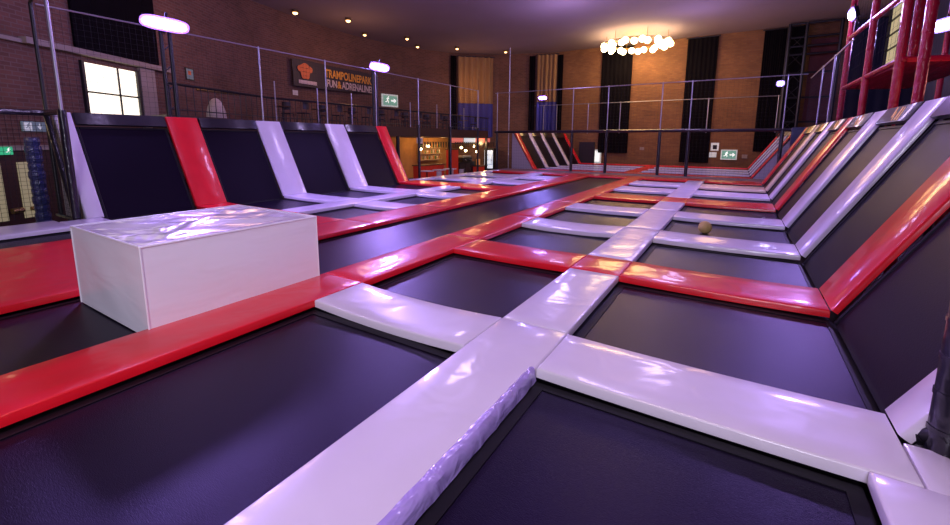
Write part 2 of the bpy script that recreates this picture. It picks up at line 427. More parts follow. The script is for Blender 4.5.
# ------------------------------------------------------------------ sloped trampolines
def slope_frame(side, far=False):
    if side > 0: p0, p1 = V((XF, 0, 0)), V((XFT, 0, ZT))
    else: p0, p1 = V((XL, 0, 0)), V((XLT, 0, ZT))
    if far: p0, p1 = (V((.55, 0, 0)), V((2.0, 0, ZT))) if side > 0 else (V((-10.05, 0, 0)), V((-11.35, 0, ZT)))
    a = p1-p0; n = V((-a.z, 0, a.x)) if side > 0 else V((a.z, 0, -a.x))
    n.normalize()
    return p0, a, n
def sl_pt(fr, t, y, h): p0, a, n = fr; return p0+a*t+n*h+V((0, y, 0))
def sl_slab(mb, fr, y0, y1, t0, t1, h0, h1, bulge=0, nt=10):
    """slab lying on the slope between t0..t1 with rounded edges"""
    e = .02; ys = [(y0, 0), (y0+e*.4, .7), (y0+e, 1), ((y0+y1)/2, 1), (y1-e, 1), (y1-e*.4, .7), (y1, 0)]
    rows = []
    for i in range(nt+1):
        t = t0+(t1-t0)*i/nt
        rows.append([mb.bm.verts.new(sl_pt(fr, t, y, h0+(h1-h0)*(.55+.45*k))) for y, k in ys])
    bot = [[mb.bm.verts.new(sl_pt(fr, t0+(t1-t0)*i/nt, y, h0)) for y in (y0, y1)] for i in range(nt+1)]
    for i in range(nt):
        for j in range(6): mb.bm.faces.new((rows[i][j], rows[i][j+1], rows[i+1][j+1], rows[i+1][j]))
        mb.bm.faces.new((bot[i][0], rows[i][0], rows[i+1][0], bot[i+1][0]))
        mb.bm.faces.new((rows[i][6], bot[i][1], bot[i+1][1], rows[i+1][6]))
        mb.bm.faces.new((bot[i][1], bot[i][0], bot[i+1][0], bot[i+1][1]))
    mb.bm.faces.new([bot[0][0], bot[0][1]]+rows[0][::-1]); mb.bm.faces.new([bot[-1][1], bot[-1][0]]+rows[-1])
    return mb
def slope_pad(side, y0, y1, color, label, group, far=False):
    fr = slope_frame(side, far)
    mb = sl_slab(MB(), fr, y0+G, y1-G, .0, 1.0, -.06, 0)
    lo = sl_pt(fr, .012, (y0+y1)/2, -.06)
    o = thing('slope_pad', label, 'pad', lo, group)
    mb.build('pad_face', color, o, smooth=True)
    return o
def slope_bed(side, y0, y1, label, group, far=False, gold=False, cap=True):
    fr = slope_frame(side, far); y0 += .012; y1 -= .012
    o = thing('sloped_trampoline', label, 'trampoline', sl_pt(fr, .01, (y0+y1)/2, -.1), group)
    b = MB(); n = 10; w = .06
    g = [[b.bm.verts.new(sl_pt(fr, -.018+.883*i/n, y0+w+(y1-y0-2*w)*j/n, -.085-.015*16*(i/n)*(1-i/n)*(j/n)*(1-j/n))) for j in range(n+1)] for i in range(n+1)]
    for i in range(n):
        for j in range(n): b.bm.faces.new((g[i][j], g[i+1][j], g[i+1][j+1], g[i][j+1]))
    b.build('jumping_mat', 'slopemesh', o, smooth=True)
    b = MB()
    sl_slab(b, fr, y0, y0+w, -.03, .878, -.11, -.07, nt=2); sl_slab(b, fr, y1-w, y1, -.03, .878, -.11, -.07, nt=2)
    sl_slab(b, fr, y0+w, y1-w, -.034, -.018, -.11, -.088, nt=1); sl_slab(b, fr, y0+w, y1-w, .86, .878, -.11, -.07, nt=1)
    b.build('edge_webbing', 'webbing', o)
    if cap:
        b = MB(); sl_slab(b, fr, y0+.005, y1-.005, .885, 1.0, -.06, .012, nt=3); c = b.build('top_pad', 'blackvinyl', o, smooth=True)
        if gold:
            b = MB()  # painted reflection streaks
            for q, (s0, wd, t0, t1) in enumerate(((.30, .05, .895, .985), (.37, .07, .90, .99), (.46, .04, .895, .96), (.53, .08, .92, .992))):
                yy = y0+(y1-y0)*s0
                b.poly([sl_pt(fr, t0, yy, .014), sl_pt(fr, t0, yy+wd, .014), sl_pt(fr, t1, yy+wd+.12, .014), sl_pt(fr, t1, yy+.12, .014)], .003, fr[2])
            b.build('gold_reflection', 'gold', c)['label'] = 'gold slanted reflections painted on black top pad'
    return o
SG = 'sloped trampolines along the right wall'; LG = 'sloped trampolines along the left wall'
RS = {1: (3.03, 3.33), **{t: T[t] for t in range(2, 9)}}
for t in range(1, 9):
    c = TC[t] if t != 7 else 'cream'
    nm = {1: 'short white slope pad stub beside the net at right edge', 2: 'nearest red slope pad on right wall, glowing orange near top', 3: 'first white slope pad past nearest red one, right wall',
          4: 'second white slope pad past nearest red one, right wall', 5: 'middle red slope pad on right wall', 6: 'lavender slope pad just past middle red one, right wall',
          7: 'thin cream slope pad on right wall', 8: 'far red slope pad at end of right wall'}[t]
    y0, y1 = RS[t]
    if t > 4: y1 = y0+min(y1-y0, .72)
    slope_pad(1, y0, y1, c, nm, 'slope pads on the right wall')
    RS[t] = (y0, y1)
for t in range(1, 8):
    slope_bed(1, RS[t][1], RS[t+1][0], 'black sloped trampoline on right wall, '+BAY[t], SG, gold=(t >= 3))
LS = {1: (3.03, 3.33), 2: T[2], 3: T[3], 4: T[4], 5: (T[5][0], T[5][0]+.6)}
for t in range(1, 6):
    nm = {1: 'narrow white slope pad at near end of left wall', 2: 'wide red slope pad left of centre on left wall', 3: 'white slope pad next past the red one, left wall',
          4: 'second white slope pad past the red one, left wall', 5: 'red slope pad at far end of left wall'}[t]
    slope_pad(-1, LS[t][0], LS[t][1], TC[t], nm, 'slope pads on the left wall')
for t in range(1, 5):
    slope_bed(-1, LS[t][1], LS[t+1][0], 'black sloped trampoline on left wall, '+BAY[t], LG)

# supporting frame with grey side panels at the ends of each sloped wall
def slope_support(side, ys, label, far=False, near_panel=True, far_panel=True):
    fr = slope_frame(side, far); p0, a, n = fr
    back = p0.x+a.x+side*.14
    o = thing('sloped_wall_scaffold', label, 'frame', (back, (ys[0]+ys[-1])/2, -.2))
    for k, y in enumerate(ys):
        b = MB(); b.tube((back, y, -.2), (back, y, ZT-.03), .035); b.build('upright', 'black', o)
        b = MB(); b.tube(sl_pt(fr, .03, y, -.16), sl_pt(fr, .98, y, -.16), .03); b.build('sloping_brace', 'black', o)
    b = MB(); b.tube((back, ys[0], ZT-.07), (back, ys[-1], ZT-.07), .05); b.build('top_rail', 'black', o)
    for y, on, d in ((ys[0], near_panel, -1), (ys[-1], far_panel, 1)):
        if not on: continue
        b = MB(); yy = y+d*.05
        b.poly([(p0.x+side*.04, yy, -.10), (back, yy, -.10), (back, yy, ZT-.06), tuple(sl_pt(fr, .97, yy, -.13))], .012, (0, d, 0))
        b.build('side_panel', 'greymesh', o)
    return o
slope_support(-1, [3.1, 5.5, 7.9, 10.4, 12.8], 'black tube frame with grey end panels behind left sloped wall')
slope_support(1, [3.1, 5.5, 7.9, 10.4, 12.8, 15.1, 17.5, 20.3], 'black tube frame behind the long right sloped wall')

# ------------------------------------------------------------------ far court beyond the cross fence
FT = [22.75, 24.6, 26.5, 28.6, 31.0]; FW = .55
FC = ['red', 'white', 'white', 'white', 'red']
FN = ['near red', 'first white', 'second white', 'third white', 'last red']
fx = (-10.05, -5.15, -4.45, .55)
for k, y in enumerate(FT):
    pad(fx[0], fx[1], y, y+FW, FC[k], 'far court %s cross pad left of its red strip' % FN[k], 0, 'cross pads of the far court')
    pad(fx[2], fx[3], y, y+FW, FC[k], 'far court %s cross pad right of its red strip' % FN[k], 0, 'cross pads of the far court')
    slope_pad(-1, y, y+FW*.85, FC[k] if k != 3 else 'white', 'far court %s slope pad on its left wall' % FN[k], 'slope pads of the far court left wall', True)
    slope_pad(1, y, y+FW*.85, FC[k], 'far court %s slope pad on its right wall' % FN[k], 'slope pads of the far court right wall', True)
pad(fx[1], fx[2], FT[0], FT[-1]+FW, 'red', 'far court red strip pad running towards the back wall')
BF = ['nearest', 'second', 'third', 'farthest']
for k in range(4):
    y0 = FT[k]+FW; y1 = FT[k+1]
    bed(fx[0], fx[1], y0, y1, 'far court %s black bed left of its red strip' % BF[k], 'trampoline beds of the far court')
    bed(fx[2], fx[3], y0, y1, 'far court %s black bed right of its red strip' % BF[k], 'trampoline beds of the far court')
    slope_bed(-1, FT[k]+FW*.85, y1, 'far court %s black sloped trampoline on left wall' % BF[k], 'sloped trampolines of the far court', True)
    slope_bed(1, FT[k]+FW*.85, y1, 'far court %s black sloped trampoline on right wall' % BF[k], 'sloped trampolines of the far court', True)
slope_support(-1, [22.8, 25, 27, 29.2, 31.4], 'frame with grey triangular end panel, far court left wall', True)
slope_support(1, [22.8, 25, 27, 29.2, 31.4], 'frame with grey triangular end panel, far court right wall', True)

# ------------------------------------------------------------------ big white foam box
bx = thing('foam_box', 'large white vinyl foam box on the tumble track', 'foam box', (-4.93, 2.29, -.09))
def quadgrid(b, A, B, C2, D, n, f):
    g = [[None]*(n+1) for _ in range(n+1)]
    for i in range(n+1):
        for j in range(n+1):
            u = i/n; v = j/n
            p = (V(A)*(1-u)+V(B)*u)*(1-v)+(V(D)*(1-u)+V(C2)*u)*v
            g[i][j] = b.bm.verts.new(p+f(u, v))
    for i in range(n):
        for j in range(n): b.bm.faces.new((g[i][j], g[i+1][j], g[i+1][j+1], g[i][j+1]))
x0, x1, y0, y1, z0, z1 = -5.74, -4.135, 1.43, 3.155, -.095, .715
b = MB()
def top_wrinkle(u, v):
    e = min(u, 1-u, v, 1-v); k = min(1, e*6)
    # folds radiating from the corners like a wrapped parcel
    r1 = abs(u-v); r2 = abs(u+v-1)
    f = .022*math.exp(-(r1*14)**2)+.016*math.exp(-(r2*16)**2)
    f += .012*math.sin(9*u+5*v)*math.sin(7*v-4*u+1)+.007*math.sin(23*u-11*v)
    return V((0, 0, k*(f-.012)))
quadgrid(b, (x0, y0, z1), (x1, y0, z1), (x1, y1, z1), (x0, y1, z1), 40, top_wrinkle)
o = b.build('top_cover', 'crinkle', bx, smooth=True); o['label'] = 'shiny wrinkled top cover'
b = MB()
sw = lambda ax: (lambda u, v: V(ax)*(.012*math.sin(3.1*u)*math.sin(3.14*v)+.006*math.sin(11*u+5*v)*math.sin(3.14*v)*math.sin(3.14*u)))
quadgrid(b, (x0, y0, z0), (x1, y0, z0), (x1, y0, z1), (x0, y0, z1), 14, sw((0, -1, 0)))
quadgrid(b, (x1, y0, z0), (x1, y1, z0), (x1, y1, z1), (x1, y0, z1), 14, sw((1, 0, 0)))
quadgrid(b, (x1, y1, z0), (x0, y1, z0), (x0, y1, z1), (x1, y1, z1), 14, sw((0, 1, 0)))
quadgrid(b, (x0, y1, z0), (x0, y0, z0), (x0, y0, z1), (x0, y1, z1), 14, sw((-1, 0, 0)))
b.quad((x0, y0, z0), (x0, y1, z0), (x1, y1, z0), (x1, y0, z0))
b.build('side_cover', 'boxside', bx, smooth=True)
b = MB(); c4 = [(x0, y0, z1), (x1, y0, z1), (x1, y1, z1), (x0, y1, z1), (x0, y0, z1)]
b.path(c4, .012, 6)
for p in c4[:4]: b.tube(p, (p[0], p[1], z0), .009, 6)
b.build('corner_seam', 'boxside', bx, smooth=True)

# foam ball
b = MB(); b.sphere((-.42, 8.98, .0), .12, 18); tag(b.build('foam_ball', 'ball', smooth=True, loc=(-.42, 8.98, -.12)), 'small tan ball lying on bed right of central white strip', 'ball')

# ------------------------------------------------------------------ net fences (posts, rails, netting)
def net_mesh(b, A, B, z0, z1, cell, r=.0022):
    A, B = V(A), V(B); d = B-A; L = d.length; n = max(1, int(L/cell))
    for i in range(n+1):
        p = A+d*i/n; b.tube((p.x, p.y, z0), (p.x, p.y, z1), r, 3, cap=False)
    m = max(1, int((z1-z0)/cell))
    for j in range(m+1):
        z = z0+(z1-z0)*j/m; b.tube((A.x, A.y, z), (B.x, B.y, z), r, 3, cap=False)
def fence(label, A, B, posts, ztop, zlow, zpad=None, cell=.12, loc=None, r=.032, sleeves=()):
    """posts = list of fractions A..B"""
    A, B = V(A), V(B); d = B-A
    o = thing('net_fence', label, 'fence', tuple((A+B)/2+V((0, 0, -.2))))
    for t in posts:
        p = A+d*t
        b = MB(); b.tube((p.x, p.y, zlow), (p.x, p.y, ztop), r, 10); po = b.build('post', 'steel', o, smooth=True)
        if zpad: b = MB(); b.tube((p.x, p.y, -.18), (p.x, p.y, zpad), .075, 10); b.build('post_sleeve', 'foam', po, smooth=True)
        if posts.index(t) in sleeves: b = MB(); b.tube((p.x, p.y, -.18), (p.x, p.y, 2.3), .06, 10); b.build('post_sleeve', 'foam', po, smooth=True)
        b = MB(); b.sphere((p.x, p.y, ztop+.01), r*1.35, 8); b.build('post_cap', 'steel', po, smooth=True)
    b = MB(); b.tube((A.x, A.y, ztop), (B.x, B.y, ztop), r*.8, 8); b.build('top_rail', 'steel', o, smooth=True)
    if zpad: b = MB(); b.tube((A.x, A.y, zpad), (B.x, B.y, zpad), .07, 8); b.build('middle_rail', 'foam', o, smooth=True)
    b = MB(); net_mesh(b, A, B, zlow if not zpad else -.1, ztop, cell); b.build('netting', 'cord', o)
    return o
XLF = -12.45
fl = fence('net fence with steel posts above the left sloped wall', (XLF, 3.05, 0), (XLF, 20.4, 0), [(y-3.05)/17.35 for y in (7.8, 10.2, 12.6, 15.25, 17.75, 20.4)], 4.31, ZT-.02, sleeves=(3, 4, 5), r=.024)
fence('net fence with padded posts across the court ends', (-12.45, 22.35, 0), (2.15, 22.35, 0), [(x+12.45)/14.6 for x in (-12.3, -7.7, -5.86, -3.32, -2.06, 1.5)], 4.36, 1.9, 2.12, cell=.16, r=.026)
fence('net fence standing before the back wall', (-15, 32.2, 0), (2.0, 32.2, 0), [(x+15)/17 for x in (-14.95, -13.5, -12.4, -9.9, -7.55, -1.95, 1.8)], 4.4, 2.2, None, cell=.2)
fence('net fence with steel posts above the right sloped wall', (2.24, 14.6, 0), (2.24, 22.2, 0), [(y-14.6)/7.6 for y in (17.0, 19.15)], 4.18, ZT-.02, r=.026)
# near left corner fence with black padded posts
o = thing('corner_net_frame', 'black padded net frame at near end of left sloped wall', 'fence', (-11.9, 2.95, -.2))
b = MB(); b.tube((-11.33, 2.93, -.1), (-11.33, 2.93, 2.15), .07, 12); po = b.build('post', 'foam', o, smooth=True); po['label'] = 'thick black wrapped post'
b = MB(); b.tube((-11.33, 2.93, 2.15), (-11.33, 2.93, 4.9), .03, 10); b.build('upper_post', 'steel', o, smooth=True)
b = MB(); b.tube((-12.42, 2.97, -.1), (-12.42, 2.97, 4.31), .035, 10); b.build('post', 'black', o, smooth=True)
b = MB(); b.tube((-12.36, 2.95, 2.1), (-11.36, 2.93, .05), .055, 10); b.build('diagonal_tube', 'foam', o, smooth=True)
b = MB(); b.tube((-12.42, 2.97, 4.31), (-11.33, 2.93, 4.75), .03, 8); b.build('top_tube', 'black', o, smooth=True)
b = MB(); b.tube((-11.33, 2.93, 2.13), (-12.4, 2.95, 2.13), .06, 8); b.tube((-12.4, 2.95, 2.13), (-12.44, -1.5, 2.13), .06, 8); b.build('middle_rail', 'foam', o, smooth=True)
b = MB(); net_mesh(b, (-12.42, -1.5, 0), (-12.42, 2.95, 0), -.05, 2.13, .085, .0035); net_mesh(b, (-12.42, 2.93, 0), (-11.33, 2.93, 0), 0, 2.13, .085, .003); b.build('netting', 'cord', o)
b = MB(); b.tube((-12.40, 2.9, -.02), (-11.36, 2.9, -.02), .03, 8); b.build('bottom_rail', 'foam', o, smooth=True)
# near right corner net
o = thing('corner_net_frame', 'black padded net frame at lower right edge', 'fence', (1.04, 2.9, -.2))
b = MB(); b.tube((1.06, 3.02, -.1), (1.06, 3.02, 2.9), .078, 14)
for k in range(12): b.tube((1.06, 3.02, .1+.2*k), (1.06, 3.02, .125+.2*k), .083, 14)
b.build('post', 'foam', o, smooth=True)
b = MB(); b.tube((.99, 3.07, .03), (1.06, 2.98, .10), .05, 10); b.tube((.965, 3.09, .005), (.99, 3.07, .03), .056, 10); b.build('foot_tube', 'black', o, smooth=True)
b = MB(); net_mesh(b, (1.08, 1.2, 0), (1.08, 3.0, 0), .02, 2.6, .05, .0035); b.build('netting', 'cord', o)
b = MB(); b.tube((1.08, 1.2, .02), (1.08, 3.0, .02), .012, 8); b.build('bottom_cord', 'cord', o, smooth=True)

# ------------------------------------------------------------------ floodlights
def flood(label, c, xdir, aim, w=.95, h=.17, m='led', group=None, stand=None):
    c = V(c); X = V(xdir).normalized(); A = V(aim).normalized(); U = A.cross(X).normalized()
    o = thing('floodlight', label, 'light', tuple(c-V((0, 0, h))), group)
    def blk(mb, cx, hw, hh, d0, d1):
        P = [c+X*(cx+sx*hw)+U*(sy*hh)+A*d for d in (d0, d1) for sy in (-1, 1) for sx in (-1, 1)]
        vs = [mb.bm.verts.new(p) for p in P]
        for f in ((0,1,3,2),(4,6,7,5),(0,4,5,1),(2,3,7,6),(0,2,6,4),(1,5,7,3)): mb.bm.faces.new([vs[i] for i in f])
    b = MB(); blk(b, 0, w/2+.03, h/2+.03, -.10, 0); b.build('housing', 'black', o)
    def caps(mb, hw, hh, d):
        mb.poly([tuple(c+X*(hw*math.copysign(abs(math.cos(q))**.55, math.cos(q)))+U*(hh*math.copysign(abs(math.sin(q))**.7, math.sin(q)))+A*d) for q in [2*math.pi*i/28 for i in range(28)]], .012, A)
    b = MB(); caps(b, w/2+.07, h/2+.07, .018); b.build('glow_rim', 'rim' if m == 'led' else 'rimw', o)  # lens glow modelled as a rim
    b = MB(); caps(b, w/2, h/2, .036); b.build('lens', m, o)
    b = MB(); blk(b, 0, .03, h/2+.16, -.14, -.105); b.build('bracket', 'black', o)
    return o
dn = (.75, 0, -.66)
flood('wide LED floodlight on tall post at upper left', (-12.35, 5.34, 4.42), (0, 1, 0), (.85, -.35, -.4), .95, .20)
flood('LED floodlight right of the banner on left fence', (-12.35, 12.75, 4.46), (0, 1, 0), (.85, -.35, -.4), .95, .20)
flood('small LED floodlight far back near the blue-lit drape', (-13.5, 31.9, 4.97), (1, 0, 0), (.2, -.9, -.4), .6, .2)
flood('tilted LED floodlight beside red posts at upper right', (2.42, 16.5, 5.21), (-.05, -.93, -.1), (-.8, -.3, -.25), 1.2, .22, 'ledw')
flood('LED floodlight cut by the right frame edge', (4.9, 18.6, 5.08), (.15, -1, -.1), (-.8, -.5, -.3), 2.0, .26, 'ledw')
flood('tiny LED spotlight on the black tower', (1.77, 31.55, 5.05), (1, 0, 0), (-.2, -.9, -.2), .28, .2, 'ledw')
for (y, lab) in ((5.45, 'dark double post under the upper left floodlight'), (12.75, 'dark double post under the floodlight right of banner')):
    o = thing('lamp_post', lab, 'post', (-12.62, y, ZT))
    for dy in (-.12, .08):
        b = MB(); b.tube((-12.62, y+dy, 1.9), (-12.62, y+dy, 4.5), .05, 10); b.build('tube', 'black', o, smooth=True)
    b = MB()
    for k in range(5): b.tube((-12.62, y-.12, 2.3+.5*k), (-12.62, y+.08, 2.5+.5*k), .016, 6)
    b.build('lattice', 'black', o)

# ------------------------------------------------------------------ left wall details
# window 1 : bright window under the ledge
b = MB(); wslab(b, 1, 1.62, 3.52, 2.36, 3.86, .0, .03); w1 = struct(b.build('window_1', 'windowglow'))
b = MB(); wslab(b, 1, 3.50, 3.60, 2.3, 3.9, 0, .10); wslab(b, 1, 1.55, 1.63, 2.3, 3.9, 0, .10); wslab(b, 1, 1.62, 3.52, 2.28, 2.37, 0, .1); wslab(b, 1, 1.62, 3.52, 2.98, 3.03, .03, .06); wslab(b, 1, 2.78, 2.83, 2.37, 3.86, .03, .06); b.build('window_frame', 'black', w1)
b = MB(); wslab(b, 1, .0, 5.0, 4.04, 4.20, 0, .22); wslab(b, 0, 5.5, 9.27, 4.04, 4.14, 0, .1); struct(b.build('trim_1', 'ledge'))
b = MB(); wslab(b, 1, 3.62, 4.25, FLOOR, 4.02, 0, .12); struct(b.build('trim_2', 'ledge'))  # brick pilaster, its warm light painted by the paler ledge colour
o = thing('window_blind', 'large dark blind above the bright window at left', 'blind', tuple(wallpt(1, 3, 4.25, .1)))
b = MB(); n = 24
for i in range(n): wslab(b, 1, 1.45+3.1*i/n, 1.45+3.1*(i+1)/n, 4.25, 7.4, .02, .09+.004*math.sin(i*1.3))
b.build('cloth', 'curtain', o)
b = MB(); b.tube(wallpt(1, 1.4, 7.42, .1), wallpt(1, 4.6, 7.42, .1), .04); b.build('roller', 'black', o)
# double door behind the near left net
b = MB(); wslab(b, 0, 7.3, 9.27, FLOOR, 1.3, .0, .05); wslab(b, 1, 0, .5, FLOOR, 1.3, 0, .05); d1 = struct(b.build('door_1', 'maroon'))
b = MB(); wslab(b, 0, 7.55, 8.35, -.45, 1.0, .05, .07); b.build('pane', 'doorglass', d1)
b = MB(); wslab(b, 0, 8.72, 9.15, -.45, 1.0, .05, .07); b.build('pane', 'doorglass', d1)
b = MB(); wslab(b, 0, 7.55, 8.35, -.95, -.65, .05, .07); wslab(b, 0, 8.72, 9.15, -.95, -.65, .05, .07); b.build('lower_pane', 'doorglass', d1)
b = MB(); b.tube(wallpt(0, 8.42, -.22, .1), wallpt(0, 8.66, -.22, .1), .07); b.tube(wallpt(0, 8.86, -.22, .1), wallpt(0, 9.1, -.22, .1), .05); b.build('push_bar', 'brass', d1)
b = MB(); wslab(b, 0, 7.2, 9.27, 1.3, 1.42, 0, .1); wslab(b, 1, 0, .7, 1.3, 1.42, 0, .1); b.build('lintel', 'ledge', d1)
# blue padded column
o = thing('padded_column', 'tall blue wrapped padded column before the maroon doors', 'column', (-14.0, 3.03, FLOOR))
b = MB(); prof = []
for k in range(14):
    z = .195*k; q = 1+.06*math.sin(k*2.3); prof += [(.130*q, z), (.142*q, z+.05), (.144*q, z+.14), (.132*q, z+.19)]
b.lathe((-14.0, 3.03, FLOOR), prof, 14)
b.build('padding', 'bluewrap', o, smooth=True)
b = MB(); b.lathe((-14.0, 3.03, FLOOR), [(.22, .0), (.22, .03)], 14); b.build('base', 'black', o)
# fire exit direction sign
def pict_running(mb, P, k):
    """simple running figure; P maps (x,y) to 3-D"""
    def seg(a, c, w):
        a = V((*a, 0)); c = V((*c, 0)); d = (c-a).normalized(); nn = V((-d.y, d.x, 0))*w
        mb.poly([P(*(a+nn).xy), P(*(c+nn).xy), P(*(c-nn).xy), P(*(a-nn).xy)])
    mb.poly([P(.12*k+.07*k*math.cos(t*math.pi/4), .36*k+.07*k*math.sin(t*math.pi/4)) for t in range(8)])
    seg((.08*k, .28*k), (-.02*k, .02*k), .06*k); seg((.06*k, .25*k), (.22*k, .16*k), .03*k); seg((.04*k, .25*k), (-.14*k, .16*k), .03*k)
    seg((-.02*k, .04*k), (.14*k, -.10*k), .04*k); seg((.14*k, -.10*k), (.10*k, -.30*k), .035*k); seg((-.02*k, .04*k), (-.12*k, -.16*k), .04*k); seg((-.12*k, -.16*k), (-.30*k, -.16*k), .035*k)
def arrow_down(mb, P, cx, k):
    mb.poly([P(cx-.05*k, .3*k), P(cx+.05*k, .3*k), P(cx+.05*k, -.05*k), P(cx-.05*k, -.05*k)])
    mb.poly([P(cx-.22*k, .02*k), P(cx-.14*k, .08*k), P(cx, -.1*k), P(cx+.14*k, .08*k), P(cx+.22*k, .02*k), P(cx, -.3*k)])
o = thing('exit_direction_sign', 'small grey green sign with running figure and down arrow', 'sign', tuple(wallpt(1, 0, 1.8, .05)))
zs = 1.915
def wP(seg, s0, z0, off): return lambda x, y: tuple(wallpt(seg, s0+x, z0+y, off))
b = MB(); wslab(b, 0, 8.99, 9.27, 1.79, 2.05, 0.02, .06); wslab(b, 1, 0, .36, 1.79, 2.04, .02, .06); b.build('plate', 'signgrey', o)
b = MB(); wslab(b, 0, 9.02, 9.22, 1.81, 2.02, .06, .065); b.build('figure_panel', 'signwhite', o)
b = MB(); pict_running(b, wP(0, 9.12, zs, .068), .2); b.build('running_figure', 'signgrey', o)
b = MB(); arrow_down(b, wP(1, .15, zs, .064), 0, .28); b.build('arrow', 'signwhite', o)
o = thing('exit_sign', 'lit green exit sign above the maroon doors', 'sign', tuple(wallpt(0, 8.45, 1.2, .1)))
b = MB(); wslab(b, 0, 8.15, 8.60, 1.2, 1.40, .11, .16); b.build('case', 'exitgreen', o)
b = MB(); pict_running(b, wP(0, 8.50, 1.30, .166), .2); b.build('running_figure', 'lit', o)
# framed notice and small bits on the left wall
o = thing('framed_notice', 'small framed notice on brick wall right of lamp post', 'picture', tuple(wallpt(1, 6.15, 3.95, .03)))
b = MB(); wslab(b, 1, 5.93, 6.38, 3.95, 4.42, 0, .04); b.build('frame', 'black', o)
b = MB(); wslab(b, 1, 5.97, 6.34, 3.99, 4.38, .04, .045); b.build('print', 'signgrey', o)
b = MB(); wslab(b, 1, 6.05, 6.22, 4.15, 4.3, .045, .048); b.build('picture_spot', 'orange', o)
# banner: TRAMPOLINEPARK / FUN&ADRENALINE!
A0 = wallpt(2, 2.3, 0, .25); B0 = wallpt(4, 1.15, 0, .22)
e = (B0-A0); L = e.length; e.normalize(); nrm = V((e.y, -e.x, 0))
def bp(s, z, off=0): return A0+e*s+nrm*off+V((0, 0, z))
o = thing('banner', 'dark wall banner with orange emblem and two lines of lettering', 'banner', tuple(bp(L/2, 4.6)))
b = MB(); g = [[b.bm.verts.new(bp(L*i/20, 4.62+.02*math.sin(i*.5)+(6.12-4.62)*j/6+.16*(i/20)*(1-j/6), .02*math.sin(i*.9+j))) for j in range(7)] for i in range(21)]
for i in range(20):
    for j in range(6): b.bm.faces.new((g[i][j], g[i+1][j], g[i+1][j+1], g[i][j+1]))
b.build('sheet', 'banner', o, smooth=True)
text_mesh('upper_lettering', 'TRAMPOLINEPARK', 'yellow', o, bp(L*.345, 5.40, .05), e, (0, 0, 1), .66, L*.625)
text_mesh('lower_lettering', 'FUN', 'printwhite', o, bp(L*.36, 4.84, .05), e, (0, 0, 1), .60, L*.125)
text_mesh('ampersand', '&', 'yellow', o, bp(L*.49, 4.84, .05), e, (0, 0, 1), .60, L*.055)
text_mesh('lower_lettering', 'ADRENALINE!', 'printwhite', o, bp(L*.55, 4.84, .05), e, (0, 0, 1), .60, L*.425)
# orange emblem: a rounded puff above a tapering body
b = MB(); cs, cz = L*.125, 5.58
pts = []
for k in range(40):
    t = 2*math.pi*k/40; r = .36*(1+.08*math.sin(5*t))
    zz = math.sin(t); rx = r*(1.25 if zz > -.2 else .9)
    pts.append(bp(cs+rx*math.cos(t)*1.15, cz+r*zz*(1 if zz > 0 else 1.45), .045))
b.poly([tuple(p) for p in pts]); b.build('emblem', 'orange', o)
b = MB()
for (sx, sz, w, h) in ((-.2, .12, .16, .04), (.12, .10, .2, .045), (-.05, -.1, .3, .05), (.02, -.32, .16, .035), (.28, .2, .08, .1)):
    b.poly([tuple(bp(cs+sx-w/2, cz+sz-h/2, .055)), tuple(bp(cs+sx+w/2, cz+sz-h/2, .055)), tuple(bp(cs+sx+w/2, cz+sz+h/2, .055)), tuple(bp(cs+sx-w/2, cz+sz+h/2, .055))])
b.build('emblem_shading', mat('dark orange print', (.45, .08, .03), .6), o)
b = MB(); b.poly([tuple(bp(*q)) for q in ((L*.05, 4.80, .05), (L*.245, 4.80, .05), (L*.245, 5.0, .05), (L*.05, 5.0, .05))]); b.build('emblem_strip', 'printwhite', o)
b = MB(); wslab(b, 2, 2.45, 2.85, 4.15, 4.42, 0, .03); tag(b.build('notice', 'paper', loc=tuple(wallpt(2, 2.65, 4.15))), 'small pale notice under left end of the banner', 'notice')
# lit green sign right of floodlight
def exit_lightbox(label, seg, s0, s1, z0, z1, group=None):
    o = thing('exit_lightbox', label, 'sign', tuple(wallpt(seg, (s0+s1)/2, z0, .05)), group)
    b = MB(); wslab(b, seg, s0, s1, z0, z1, .02, .12); b.build('frame', 'signwhite', o)
    k = (s1-s0)*.07
    b = MB(); wslab(b, seg, s0+k, s1-k, z0+k, z1-k, .12, .13); b.build('green_face', 'signgreen', o)
    hh = (z1-z0)
    b = MB(); pict_running(b, wP(seg, s0+(s1-s0)*.33, (z0+z1)/2, .135), hh*.75); b.build('running_figure', 'lit', o)
    b = MB(); b.poly([tuple(wallpt(seg, s0+(s1-s0)*q, z0+hh*r, .135)) for q, r in ((.55, .44), (.72, .44), (.72, .3), (.88, .5), (.72, .7), (.72, .56), (.55, .56))]); b.build('arrow', 'lit', o)
exit_lightbox('lit green exit sign on wall right of the banner', 4, 1.98, 3.46, 4.03, 4.92)
exit_lightbox('lit green exit sign low on back brick wall', 9, 2.0, 2.93, .45, 1.1)
